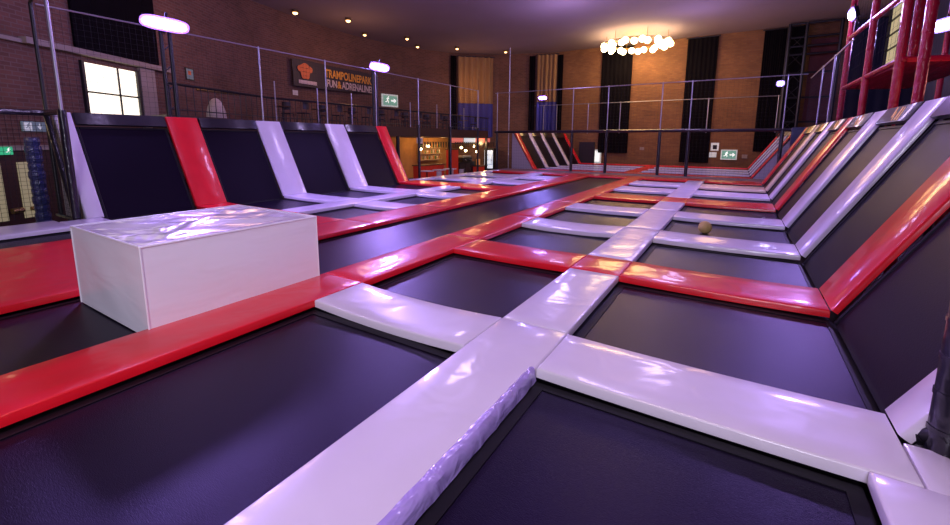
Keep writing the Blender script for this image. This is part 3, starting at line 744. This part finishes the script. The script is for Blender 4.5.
# posters on the back wall
o = thing('poster', 'white poster with dark picture on back wall, upper of two', 'poster', tuple(wallpt(9, 1.6, 1.0, .02)))
b = MB(); wslab(b, 9, 1.38, 1.85, 1.02, 1.55, 0, .03); b.build('sheet', 'signwhite', o)
b = MB(); wslab(b, 9, 1.5, 1.74, 1.12, 1.4, .03, .034); b.build('picture', 'dark', o)
b = MB(); wslab(b, 9, 1.32, 1.75, .58, .92, 0, .03); o = tag(b.build('poster', 'signwhite', loc=tuple(wallpt(9, 1.5, .58))), 'small white notice under the white poster on back wall', 'notice')
b = MB(); wslab(b, 9, 3.2, 3.5, .55, .8, 0, .06); tag(b.build('wall_box', 'ledge', loc=tuple(wallpt(9, 3.35, .55))), 'small pale box on brick right of the low exit sign', 'box')
b = MB(); wslab(b, 8, 6.45, 6.75, 1.0, 1.2, 0, .05); tag(b.build('wall_box', 'ledge', loc=tuple(wallpt(8, 6.6, 1.0))), 'small pale box on brick between the back curtains', 'box')
o = thing('lit_notice', 'glowing white notice left of the first black curtain', 'sign', tuple(wallpt(8, 3.3, .0, .02)))
b = MB(); wslab(b, 8, 2.95, 3.68, -.05, .98, .0, .08); b.build('case', 'signwhite', o)
b = MB(); wslab(b, 8, 3.05, 3.58, .05, .88, .08, .09); b.build('lit_face', 'lit', o)
b = MB(); b.box((-10.55, 32.35, -.2), (-9.35, 32.55, 1.55), .02); tag(b.build('dark_board', 'dark', loc=(-9.95, 32.45, -.2)), 'dark upright board behind the far left sloped wall', 'board')

# ------------------------------------------------------------------ curtains
def curtain(label, seg, s0, s1, z0, z1, m, pleats=7, off=.12, amp=.025, rail=True, lower=None, zsplit=None, group=None):
    o = thing('curtain', label, 'curtain', tuple(wallpt(seg, (s0+s1)/2, z0, off)), group)
    def sheet(name, za, zb, mm):
        b = MB(); n = pleats*6
        cols = []
        for i in range(n+1):
            t = i/n; k = amp*math.sin(t*pleats*2*math.pi)+amp*.4*math.sin(t*17)
            cols.append([b.bm.verts.new(wallpt(seg, s0+(s1-s0)*t, z, off+k*(1 if z < zb else .6))) for z in (za, (za+zb)/2, zb)])
        for a, c in zip(cols, cols[1:]):
            for j in range(2): b.bm.faces.new((a[j], c[j], c[j+1], a[j+1]))
        b.build(name, mm, o, smooth=True)
    if lower:
        sheet('upper_cloth', zsplit, z1, m); sheet('lower_cloth', z0, zsplit-.02, lower)
    else: sheet('cloth', z0, z1, m)
    if rail: b = MB(); b.tube(wallpt(seg, s0-.1, z1+.02, off), wallpt(seg, s1+.1, z1+.02, off), .04); b.build('curtain_rail', 'black', o)
CG = 'tall black curtains on the back wall'
curtain('black curtain below the ring chandelier', 8, 3.42, 5.6, .75, 8.38, 'curtain', 7, group=CG)
curtain('black curtain right of the ring chandelier', 8, 9.15, 11.05, .9, 8.38, 'curtain', 7, group=CG) if 0 else None
curtain('black curtain above the low exit sign poster', 9, -.5, 1.3, .2, 8.38, 'curtain', 7, group=CG)
curtain('widest black curtain beside the black tower', 9, 3.75, 4.9, 1.0, 8.38, 'curtain', 10, group=CG)
curtain('navy drape on back wall behind the red climbing frame', 9, 7.7, 14.5, -1.0, 8.38, 'navydrape', 12)
curtain('tan and blue-lit drape beside the bar gallery', 6, .7, 3.6, 1.9, 8.2, 'tan', 6, lower='blue', zsplit=4.6, amp=.12, off=.2)  # lower cloth carries the painted blue light
curtain('tan and blue-lit drape behind the far floodlight', 7, 3.15, 4.75, 2.2, 8.3, 'tan', 5, lower='blue', zsplit=4.7, amp=.12, off=.2)
for (seg, s, lab) in ((6, .35, 'dark curtain edge left of the gallery drape'), (7, 2.75, 'dark curtain edge left of the far drape'), (8, .18, 'dark curtain edge right of the far drape')):
    curtain(lab, seg, s-.22, s+.25, 2.0, 8.25, 'curtain', 2, off=.16, amp=.04, rail=False)

# ------------------------------------------------------------------ ceiling lights
for k, (x, y) in enumerate([(-20.92, 15.35), (-19.64, 17.87), (-21.3, 20.73), (-19.63, 22.96), (-20.6, 25.24), (-18.46, 27.22), (-15.9, 30.1)]):
    lab = ['leftmost ceiling downlight near the top edge', 'bright ceiling downlight above the banner lettering', 'ceiling downlight above the floodlight beside the banner', 'fourth ceiling downlight from the left', 'faint ceiling downlight close to the curved wall', 'ceiling downlight above the gallery drape', 'farthest ceiling downlight above the thin pole'][k]
    o = thing('downlight', lab, 'light', (x, y, CEIL-.2), 'warm downlights in the ceiling')
    b = MB(); b.lathe((x, y, CEIL-.14), [(.17, .0), (.17, .13)], 16); b.build('housing', 'brass', o, smooth=True)
    b = MB(); b.sphere((x, y, CEIL-.15), .13 if k in (0, 1) else .10, 12, (1, 1, .7)); b.build('bulb', 'downlight', o, smooth=True)
cx, cy, cz = -6.25, 29.9, 7.75
o = thing('ring_chandelier', 'large ring chandelier of glowing globe bulbs on the ceiling', 'chandelier', (cx, cy, cz))
b = MB(); n = 32; rr = 2.0
for r_ in (2.05, 1.6): b.path([(cx+r_*math.cos(2*math.pi*i/n), cy+r_*.95*math.sin(2*math.pi*i/n), cz+.14) for i in range(n+1)], .03, 6)
b.build('ring_frame', 'brass', o)
for i in range(6):
    t = 2*math.pi*i/6; b = MB(); b.tube((cx+1.9*math.cos(t), cy+1.8*math.sin(t), cz+.14), (cx+1.9*math.cos(t), cy+1.8*math.sin(t), CEIL), .015, 6); b.build('hanging_rod', 'brass', o)
first = None
for i in range(26):
    t = 2*math.pi*i/26; r_ = 2.05 if i % 2 else 1.62
    p = (cx+r_*math.cos(t), cy+r_*.95*math.sin(t), cz)
    if first is None:
        b = MB(); b.sphere(p, .20, 14); first = b.build('globe_bulb', 'bulb', o, smooth=True); p0 = V(p)
    else:
        c = first.copy(); COL.objects.link(c); c.parent = o; c.location = V(first.location)+V(p)-p0
o = thing('ceiling_pole', 'thin pale pole rising to the ceiling beside gallery drape', 'pole', (-11.6, 22.55, -.2))
b = MB(); b.tube((-11.7, 22.7, -.1), (-11.7, 22.7, 6.9), .028, 8); b.build('shaft', 'steel', o, smooth=True)
b = MB(); b.lathe((-11.7, 22.7, -.18), [(.12, 0), (.12, .04), (.05, .08)], 12); b.build('base', 'steel', o, smooth=True)

# ------------------------------------------------------------------ gallery and cafe along the left
GX = -17.0
o = thing('gallery', 'dark gallery deck with railing running above the cafe', 'gallery', (-18.6, 18, FLOOR))
def gx(y):                                       # front edge, following the wall
    return GX if y > 11 else GX+(11-y)*.35
b = MB(); ysteps = [6.5, 8.5, 11, 14, 17, 20, 23, 26, 29.4]
for ya, yb in zip(ysteps, ysteps[1:]):
    za, zb = 1.80+.0*ya, 1.80
    P = [(gx(ya), ya), (gx(yb), yb), (gx(yb)-3.0, yb), (gx(ya)-3.0 if ya > 11 else gx(ya)-1.2, ya)]
    b.poly([(x, y, 2.38) for x, y in P], .55, (0, 0, 1))
b.build('deck', 'maroon', o)
b = MB(); b.path([(gx(y)+.02, y, 3.35) for y in ysteps], .045, 8); b.path([(gx(y)+.02, y, 2.55) for y in ysteps], .02, 6); b.build('handrail', 'black', o)
b = MB(); y = 6.6
while y < 29.3: b.tube((gx(y)+.02, y, 2.38), (gx(y)+.02, y, 3.35), .014, 5, cap=False); y += .28
b.build('balusters', 'black', o)
for y in (10.5, 19.0, 24.3, 29.3):
    b = MB(); b.tube((GX-.1, y, FLOOR), (GX-.1, y, 1.84), .11, 10); b.build('column', 'black', o, smooth=True)
for y, z in ((11.2, 4.05), (13.35, 3.98), (15.4, 3.95), (19.95, 3.85), (22.6, 3.92), (25.8, 3.9)):
    b = MB(); b.tube((GX+.08, y, 2.4), (GX+.08, y, z), .028, 8); b.build('rail_post', 'steel', o, smooth=True)
b = MB(); wslab(b, 3, .5, .9, 0, .1, 0, .01); b.bm.clear()
# gallery seats seen through the railing
def cafe_chair(label, x, y, z, rz, m='chairdark', group=None):
    o = thing('cafe_chair', label, 'chair', (x, y, z), group)
    R = Matrix.Translation((x, y, z)) @ Matrix.Rotation(rz, 4, 'Z')
    b = MB(); b.box((-.22, -.22, .43), (.22, .22, .48), .015, R); b.build('seat', m, o)
    b = MB(); n = 8; prev = None
    for i in range(n+1):
        t = -1.1+2.2*i/n; q = [R @ V((.24*math.sin(t), -.02-.22*math.cos(t), zz)) for zz in (.62, .98)]
        q = [b.bm.verts.new(p) for p in q]
        if prev: b.bm.faces.new((prev[0], q[0], q[1], prev[1]))
        prev = q
    b.build('backrest', m, o, smooth=True)
    for sx in (-1, 1):
        for sy in (-1, 1):
            b = MB(); b.tube(R @ V((.18*sx, .18*sy, .44)), R @ V((.22*sx, .22*sy, 0)), .018, 6); b.build('leg', 'black', o)
    return o
def cafe_table(label, x, y, z, m, h=.74, r=.38, group=None):
    o = thing('cafe_table', label, 'table', (x, y, z), group)
    b = MB(); b.lathe((x, y, z+h-.035), [(r-.01, 0), (r, .015), (r-.005, .035)], 20); b.build('tabletop', m, o, smooth=True)
    b = MB(); b.tube((x, y, z+.02), (x, y, z+h-.03), .035, 8); b.build('pedestal', 'black', o, smooth=True)
    b = MB(); b.lathe((x, y, z), [(.24, 0), (.22, .02), (.05, .04)], 16); b.build('base', 'black', o, smooth=True)
    return o
gl = 2.38
k = 0
gnames = ['above the first sloped bed', 'below the banner emblem', 'below the banner lettering', 'below the floodlight', 'left of the lit exit sign', 'right of the lit exit sign', 'left of the gallery drape', 'before the gallery drape']
for i, y in enumerate((12.2, 14.2, 16.2, 18.4, 20.6, 22.8, 25.0, 27.2)):
    cafe_table('dark table on the gallery, '+gnames[i], -17.9, y, gl, 'wood', group='tables on the gallery')
    cafe_chair('dark chair on the gallery near rail, '+gnames[i], -17.45, y+.75, gl, 1.9, group='chairs on the gallery')
    if i < 7: cafe_chair('dark chair on the gallery beyond table, '+gnames[i], -18.35, y+.55, gl, .5, group='chairs on the gallery')
o = thing('draped_chair', 'pale covered seat behind gallery rail above red slope pad', 'chair', (-17.0, 8.75, 2.38))
b = MB(); prof = [(.34, .0), (.33, .25), (.27, .45), (.2, .62), (.12, .72), (.03, .76)]; b.lathe((-16.95, 8.75, 2.38), prof, 14); b.build('cover', 'pale', o, smooth=True)
b = MB(); b.tube((-17.1, 8.2, 3.42), (-17.1, 9.7, 3.38), .05, 8); tag(b.build('rail_cushion', 'brass', smooth=True, loc=(-17.1, 9, 3.4)), 'pale beam above the covered seat on the gallery', 'beam')
# cafe under the gallery
b = MB(); b.poly([(-20.2, 19.5, FLOOR), (-20.2, 28.4, FLOOR), (-20.2, 28.4, 1.8), (-20.2, 19.5, 1.8)], .1, (1, 0, 0)); tag(struct(b.build('wall_cafe', 'cafewall')), 'warm lit rear wall of the cafe', 'wall')
def counter(label, x0, x1, y0, y1, h, m):
    o = thing('bar_counter', label, 'counter', ((x0+x1)/2, (y0+y1)/2, FLOOR))
    b = MB(); b.box((x0, y0, FLOOR), (x1, y1, FLOOR+h-.06), .01); b.build('front', m, o)
    b = MB(); b.box((x0-.06, y0-.06, FLOOR+h-.06), (x1+.08, y1+.06, FLOOR+h), .012); b.build('countertop', 'wood', o)
    b = MB(); n = int((y1-y0)/.45)
    for i in range(n): b.box((x1, y0+.05+i*.45, FLOOR+.12), (x1+.02, y0+.42+i*.45, FLOOR+h-.15), .004)
    b.build('front_panel', m, o)
    return o
counter('red fronted bar counter under the gallery', -18.2, -17.6, 21.65, 24.3, 1.1, 'redcounter')
counter('dark red counter before the lit fridge', -17.7, -17.2, 28.3, 29.6, .75, 'redcounter')
o = thing('bottle_shelf', 'pale wall shelf unit with bottles behind the bar', 'shelf', (-19.95, 25.7, .0))
b = MB(); b.box((-20.08, 24.4, .05), (-20.03, 27.0, 1.35)); b.build('back_panel', 'shelf', o)
for z in (.15, .6, 1.05): b = MB(); b.box((-20.03, 24.4, z), (-19.75, 27.0, z+.05)); b.build('shelf_board', 'shelf', o)
proto = {}
kinds = [('bottleA', 'amber'), ('bottleB', 'green'), ('bottleC', 'clear')]
for row, z in enumerate((.2, .65, 1.10)):
    for i in range(10):
        m_, cn = kinds[(i*7+row*5) % 3]
        y = 24.55+i*.255; x = -19.88
        lab = '%s bottle on %s shelf behind the bar, place %s from the left' % (cn, ['bottom', 'middle', 'top'][row], ['one', 'two', 'three', 'four', 'five', 'six', 'seven', 'eight', 'nine', 'ten'][i])
        if m_ not in proto:
            t = thing('bottle', lab, 'bottle', (x, y, z), 'bottles behind the bar')
            b = MB(); b.lathe((x, y, z), [(.045, 0), (.05, .02), (.05, .19), (.02, .25), (.018, .31)], 10); b.build('body', m_, t, smooth=True)
            b = MB(); b.lathe((x, y, z+.31), [(.021, 0), (.021, .03)], 8); b.build('cap', 'black', t)
            proto[m_] = (t, V((x, y, z)))
        else:
            t, q = proto[m_]; dup(t, V((x, y, z))-q, lab)
# menu boards and hanging pennants
for i, (y0, y1, m_, lab) in enumerate(((24.7, 26.15, 'menured', 'red lit menu board, left of three over the cafe'), (26.3, 27.85, 'menuwhite', 'white lit menu board, middle of three over the cafe'), (27.95, 30.1, 'menured', 'red lit menu board, right of three over the cafe'))):
    o = thing('menu_board', lab, 'sign', (-17.2, (y0+y1)/2, 1.15), 'menu boards over the cafe')
    b = MB(); b.box((-17.26, y0, 1.45), (-17.2, y1, 1.80), .01); b.build('lit_panel', m_, o)
    b = MB(); b.box((-17.27, y0, 1.40), (-17.19, y1, 1.45)); b.build('lower_edge', 'black', o)
o = thing('pennant_string', 'string of dark pennants hanging under the gallery edge', 'bunting', (-17.1, 25.5, 1.2))
b = MB(); b.path([(-17.12, y, 1.52) for y in (20.8, 25, 31)], .012, 5); b.build('cord', 'black', o)
first = None
for i in range(34):
    y = 20.9+i*.29
    if 12 <= i <= 13: continue
    if first is None:
        b = MB(); b.poly([(-17.12, y, 1.5), (-17.12, y+.17, 1.5), (-17.12, y+.13, 1.14), (-17.12, y+.04, 1.14)], .006, (1, 0, 0)); first = b.build('pennant', 'black', o); yy = y
    else:
        c = first.copy(); COL.objects.link(c); c.parent = o; c.location = V((first.location.x, first.location.y+y-yy, first.location.z))
# cafe equipment
o = thing('drinks_fridge', 'tall lit drinks fridge at right end of the cafe', 'fridge', (-17.2, 30.2, FLOOR))
b = MB(); b.box((-17.65, 29.9, FLOOR), (-16.75, 30.5, 1.0), .02); b.build('cabinet', 'black', o)
b = MB(); b.box((-17.58, 29.87, -.6), (-16.82, 29.895, .85)); b.build('lit_door', 'glass', o)
for z in (-.3, .05, .45): b = MB(); b.box((-17.56, 29.855, z), (-16.84, 29.868, z+.04)); b.build('shelf_edge', 'black', o)
b = MB(); b.box((-16.9, 29.83, -.2), (-16.86, 29.86, .4)); b.build('handle', 'steel', o)
o = thing('coffee_machine', 'bulky black coffee machine on black cafe cabinet', 'coffee machine', (-18.0, 27.6, -.02))
b = MB(); b.box((-18.35, 26.9, .0), (-17.75, 28.3, .36), .05); b.build('body', 'black', o)
b = MB(); b.box((-18.3, 27.0, .36), (-17.85, 28.2, .46), .02); b.build('cup_rail', 'steel', o)
for y in (27.25, 27.9): b = MB(); b.tube((-17.75, y, .18), (-17.6, y, .1), .03, 8); b.build('spout', 'steel', o)
o = thing('cafe_cabinet', 'black serving cabinet under the coffee machine', 'cabinet', (-18.0, 27.6, FLOOR))
b = MB(); b.box((-18.4, 26.5, FLOOR), (-17.8, 28.9, -.02), .02); b.build('carcass', 'black', o)
for i in range(3): 
    b = MB(); b.box((-17.8, 26.55+i*.78, FLOOR+.1), (-17.775, 27.27+i*.78, -.1), .006); d = b.build('door', 'chairdark', o)
    b = MB(); b.tube((-17.76, 27.2+i*.78, -.7), (-17.76, 27.2+i*.78, -.45), .012, 6); b.build('handle', 'steel', d)
o = thing('red_pillar', 'red pillar between bar counter and black cabinet', 'pillar', (-17.7, 25.5, FLOOR))
b = MB(); b.box((-18.0, 25.1, FLOOR), (-17.5, 25.95, .95), .02); b.build('shaft', 'redcounter', o)
b = MB(); b.box((-18.05, 25.05, .95), (-17.45, 26.0, 1.02), .01); b.build('cap', 'wood', o)
for i, (y, z, lab) in enumerate(((22.2, 1.05, 'over left end of the bar counter'), (23.0, 1.24, 'over middle of the bar counter'), (27.1, 1.1, 'left above the coffee machine'), (27.7, .85, 'right above the coffee machine'), (28.9, 1.2, 'beside the drinks fridge'), (29.35, .75, 'low behind the dark red counter'))):
    o = thing('pendant_lamp', 'warm pendant lamp '+lab, 'lamp', (-18.0, y, z-.14), 'pendant lamps in the cafe')
    b = MB(); b.sphere((-18.0, y, z), .11, 10); b.build('bulb', 'bulb', o, smooth=True)
    b = MB(); b.lathe((-18.0, y, z+.06), [(.15, 0), (.05, .12), (.02, .14)], 12); b.build('shade', 'brass', o, smooth=True)
    b = MB(); b.tube((-18.0, y, z+.19), (-18.0, y, 1.82), .01, 5); b.build('cable', 'black', o)
for i, (y, lab) in enumerate(((19.3, 'left'), (20.5, 'middle'), (21.6, 'right'))):
    cafe_table('white cafe table before the bar, %s of three' % lab, -15.2, y, FLOOR, 'paper', .98, .42, 'white cafe tables')
    cafe_chair('pale cafe chair at the %s white table' % lab, -14.6, y+.2, FLOOR, 1.5, 'pale', 'pale cafe chairs')
o = thing('cafe_notice', 'small white square sign on dark post left of cafe', 'sign', (-16.8, 20.2, 1.3))
b = MB(); b.box((-16.85, 20.4, 1.42), (-16.8, 20.95, 1.78), .01); b.build('plate', 'paper', o)
b = MB(); b.box((-16.8, 20.55, 1.5), (-16.795, 20.8, 1.7)); b.build('symbol', 'signgrey', o)
o = thing('cafe_screen', 'dark square screen above the dark red cafe counter', 'screen', (-17.5, 28.6, -.35))
b = MB(); b.box((-17.55, 28.3, -.35), (-17.45, 29.0, .25), .02); b.build('case', 'black', o)
b = MB(); b.box((-17.45, 28.35, -.28), (-17.44, 28.95, .18)); b.build('display', mat('screen orange', (.5, .2, .05), .4, emit=(.9, .35, .08), es=.25), o)

# ------------------------------------------------------------------ climbing play frame at upper right
o = thing('play_frame', 'red padded climbing frame with sloping deck at upper right', 'climbing frame', (3.5, 14, FLOOR))
for (x, y, ztop) in ((2.5, 16.9, 7.2), (2.5, 14.15, 7.2), (2.5, 11.55, 7.2), (2.72, 11.8, 7.2), (2.5, 10.2, 7.2), (3.5, 16.2, 2.98), (5.1, 19.0, 7.2), (4.1, 13.5, 3.1), (2.75, 9.2, 2.6)):
    b = MB()
    zl = 3.24 if x == 2.72 else FLOOR
    b.tube((x, y, zl), (x, y, ztop), .075, 12)
    z = zl+.3
    while z < ztop-.1: b.lathe((x, y, z), [(.076, 0), (.083, .03), (.076, .06)], 12); z += .42
    b.build('padded_post', 'redpad', o, smooth=True)
b = MB(); b.tube((2.5, 16.95, 4.64), (2.5, 10.2, 4.40), .06, 10); b.build('red_beam', 'redpad', o, smooth=True)
b = MB()
P = [(2.58, 16.8, 3.24), (2.58, 11.45, 3.2), (3.95, 11.9, 3.2), (3.95, 17.4, 3.24)]
n = 8
for i in range(n):
    t0 = i/n; t1 = (i+.92)/n
    a, c, d, e2 = V(P[0]), V(P[1]), V(P[2]), V(P[3])
    b.poly([tuple(a.lerp(e2, t0)), tuple(c.lerp(d, t0)), tuple(c.lerp(d, t1)), tuple(a.lerp(e2, t1))], .08, (0, 0, 1))
b.build('deck_boards', 'reddeck', o)
b = MB(); b.tube((2.5, 16.9, 3.2), (2.5, 11.5, 3.18), .06, 8); b.tube((2.5, 11.5, 3.18), (4.0, 11.9, 3.18), .06, 8); b.tube((4.0, 11.9, 3.18), (4.0, 17.4, 3.2), .05, 8); b.build('edge_beam', 'redpad', o, smooth=True)
b = MB(); net_mesh(b, (2.5, 10.25, 0), (2.5, 16.9, 0), 3.3, 7.1, .3); b.build('netting', 'cord', o)
b = MB(); b.poly([(6.2, 8, FLOOR), (6.2, 26, FLOOR), (6.2, 26, CEIL-.05), (6.2, 8, CEIL-.05)], .05, (-1, 0, 0)); tag(struct(b.build('wall_partition', 'navy')), 'dark navy partition behind the climbing frame', 'wall')
# lit tall window behind the frame
b = MB(); b.poly([(5.95, 29.9, 5.4), (5.95, 27.9, 5.4), (5.95, 27.9, 8.2), (5.95, 29.9, 8.2)], .05, (-1, 0, 0)); w2 = struct(b.build('window_2', 'windowdim'))
b = MB()
for z in (5.4, 6.1, 6.8, 7.5, 8.15): b.box((5.84, 27.85, z), (5.9, 29.95, z+.06))
for y in (27.85, 29.9): b.box((5.84, y, 5.4), (5.9, y+.06, 8.2))
b.build('window_frame', 'black', w2)
# black lighting tower
o = thing('scaffold_tower', 'tall black scaffold tower beside the widest curtain', 'tower', (2.9, 32.0, FLOOR))
TX = (1.95, 2.75, 4.3); TY = (31.7, 32.4)
for (x, y) in ((TX[0], TY[0]), (TX[1], TY[0]), (TX[0], TY[1]), (TX[1], TY[1]), (TX[2], TY[0])):
    b = MB(); b.tube((x, y, FLOOR), (x, y, 8.4), .085, 8); b.build('upright', 'black', o, smooth=True)
for z in (8.36, 7.6, 7.1, 6.65, 5.6, 4.2, 2.8):
    b = MB()
    b.tube((TX[0], TY[0], z), (TX[2], TY[0], z), .06, 6); b.tube((TX[0], TY[1], z), (TX[1], TY[1], z), .05, 6); b.tube((TX[0], TY[0], z), (TX[0], TY[1], z), .05, 6)
    b.build('crossbar', 'black', o)
b = MB()
for i in range(9):
    z = FLOOR+.4+i*.95; b.tube((TX[0], TY[0], z), (TX[1], TY[0], z+.9), .024, 5); b.tube((TX[1], TY[0], z), (TX[0], TY[0], z+.9), .024, 5)
b.build('lattice', 'black', o)
b = MB(); b.poly([(2.05, 32.1, 2.3), (2.7, 32.1, 2.3), (2.7, 32.1, 8.3), (2.05, 32.1, 8.3)], .03, (0, -1, 0)); b.build('dark_cloth', 'curtain', o)
b = MB(); b.box((3.1, 32.6, 2.9), (4.4, 32.7, 7.6)); struct(b.build('trim_3', mat('dull red brick panel', (.12, .03, .035), .8, var=.3, varscale=4)))
o = thing('crash_mat', 'dark navy mat standing between the right sloped walls', 'mat', (2.3, 22.2, FLOOR))
b = MB(); b.box((1.75, 21.5, FLOOR), (2.75, 21.75, 2.2), .04); b.build('padding', 'navy', o)
b = MB(); b.tube((1.75, 21.49, 1.2), (2.75, 21.49, 1.2), .012, 6); b.build('seam', 'black', o)

# ------------------------------------------------------------------ lamps and added fill lights
def lamp(kind, loc, energy, color, size=None, aim=None, spot=None, sizey=None, name='lamp'):
    d = bpy.data.lights.new(name, kind); d.energy = energy; d.color = color
    if kind == 'AREA':
        d.size = size
        if sizey: d.shape = 'RECTANGLE'; d.size_y = sizey
    elif size: d.shadow_soft_size = size
    if kind == 'SPOT': d.spot_size = spot or 2.0; d.spot_blend = .6
    o = bpy.data.objects.new(name, d); COL.objects.link(o); o.location = loc
    if aim is not None: o.rotation_euler = (V(aim)-V(loc)).to_track_quat('-Z', 'Y').to_euler()
    return o
VIO = (.44, .28, 1.0); BLU = (.28, .22, 1.0); LAV = (.62, .46, 1.0)
for (x, y, e_) in ((-8.5, 3.5, 330), (-2, 7.5, 330), (-8.5, 12, 330), (-2, 16.5, 300), (-8, 21.5, 300), (-2.5, 26, 200)):
    lamp('POINT', (x, y, 6.3), e_*.9, LAV, .5)  # added overhead fill for the base level, no fixtures here
lamp('SPOT', (-.6, .4, 5.6), 430, (1, .72, .84), .5, (-1.2, 2.2, 0), 1.5)
lamp('AREA', (1.0, -5.5, 3.5), 480, (.80, .76, 1.0), 2.5, (-5, 2, .3))
lamp('SPOT', (-12.0, 5.34, 4.30), 1300, VIO, .3, (-2, 7.5, 0), 2.3)
lamp('SPOT', (-12.0, 12.75, 4.35), 1300, VIO, .3, (-3, 10, 0), 2.3)
lamp('SPOT', (-13.3, 31.5, 4.85), 600, BLU, .25, (-5, 24, 0), 2.2)
lamp('SPOT', (2.0, 16.4, 5.1), 1200, VIO, .3, (-4, 11, 0), 2.2)
lamp('SPOT', (4.2, 18.3, 4.9), 400, VIO, .25, (-3, 9, 0), 2.2)
lamp('POINT', (-12.9, 5.34, 4.7), 70, BLU, .2)
lamp('POINT', (-12.9, 12.75, 4.8), 70, BLU, .2)
lamp('POINT', (4.2, 20.0, 6.0), 80, BLU, .3)
lamp('POINT', (-6.25, 29.9, 7.5), 380, (1, .52, .18), 1.2)
lamp('POINT', (-19.0, 18, 6.0), 90, (1, .5, .22), .4)
lamp('POINT', (-16.0, 9, 5.6), 70, (1, .5, .3), .4)
lamp('POINT', (-1.0, 29.5, 4.2), 140, (1, .55, .2), .8)
lamp('POINT', (-17.8, 28.0, 5.5), 80, (1, .5, .22), .4)
lamp('POINT', (-18.9, 23.6, 1.5), 40, (1, .52, .18), .15)
lamp('POINT', (-18.9, 26.0, 1.5), 70, (1, .55, .2), .15)
lamp('POINT', (-17.0, 28.8, 1.4), 70, (1, .6, .25), .15)
lamp('POINT', (-6.25, 29.9, 8.2), 60, (1, .5, .12), .3)
lamp('POINT', (2.3, 1.1, 1.9), 16, (1, .62, .32), .25)
lamp('POINT', (3.3, 10.6, 2.7), 14, (1, .35, .3), .3)  # added to brighten the red deck, no fixture there
lamp('POINT', (-13.8, 1.5, 2.2), 25, (1, .7, .4), .3)

w = bpy.data.worlds.new('hall ambience'); SC.world = w; w.use_nodes = True
w.node_tree.nodes['Background'].inputs[0].default_value = (.10, .07, .13, 1); w.node_tree.nodes['Background'].inputs[1].default_value = .5

# ------------------------------------------------------------------ camera (16 mm, frame cropped from the top)
YAW, PIT, ROL = -.55363, -.15462, .00491
fw = V((math.sin(YAW)*math.cos(PIT), math.cos(YAW)*math.cos(PIT), math.sin(PIT)))
rt = V((math.cos(YAW), -math.sin(YAW), 0)); up = rt.cross(fw)
r2 = rt*math.cos(ROL)+up*math.sin(ROL); u2 = up*math.cos(ROL)-rt*math.sin(ROL)
cd = bpy.data.cameras.new('camera'); cam = bpy.data.objects.new('camera', cd); COL.objects.link(cam)
cam.matrix_world = Matrix(((r2.x, u2.x, -fw.x, 0), (r2.y, u2.y, -fw.y, 0), (r2.z, u2.z, -fw.z, 1.6), (0, 0, 0, 1)))
cd.sensor_width = 36; cd.lens = 422.5/950*36; cd.shift_y = -(262.5-206.66)/950; cd.clip_start = .05
SC.camera = cam
SC.view_settings.view_transform = 'Standard'; SC.view_settings.look = 'None'; SC.view_settings.exposure = 0
for o in bpy.data.objects:
    for k in ('_o', '_mesh'):
        if k in o: del o[k]
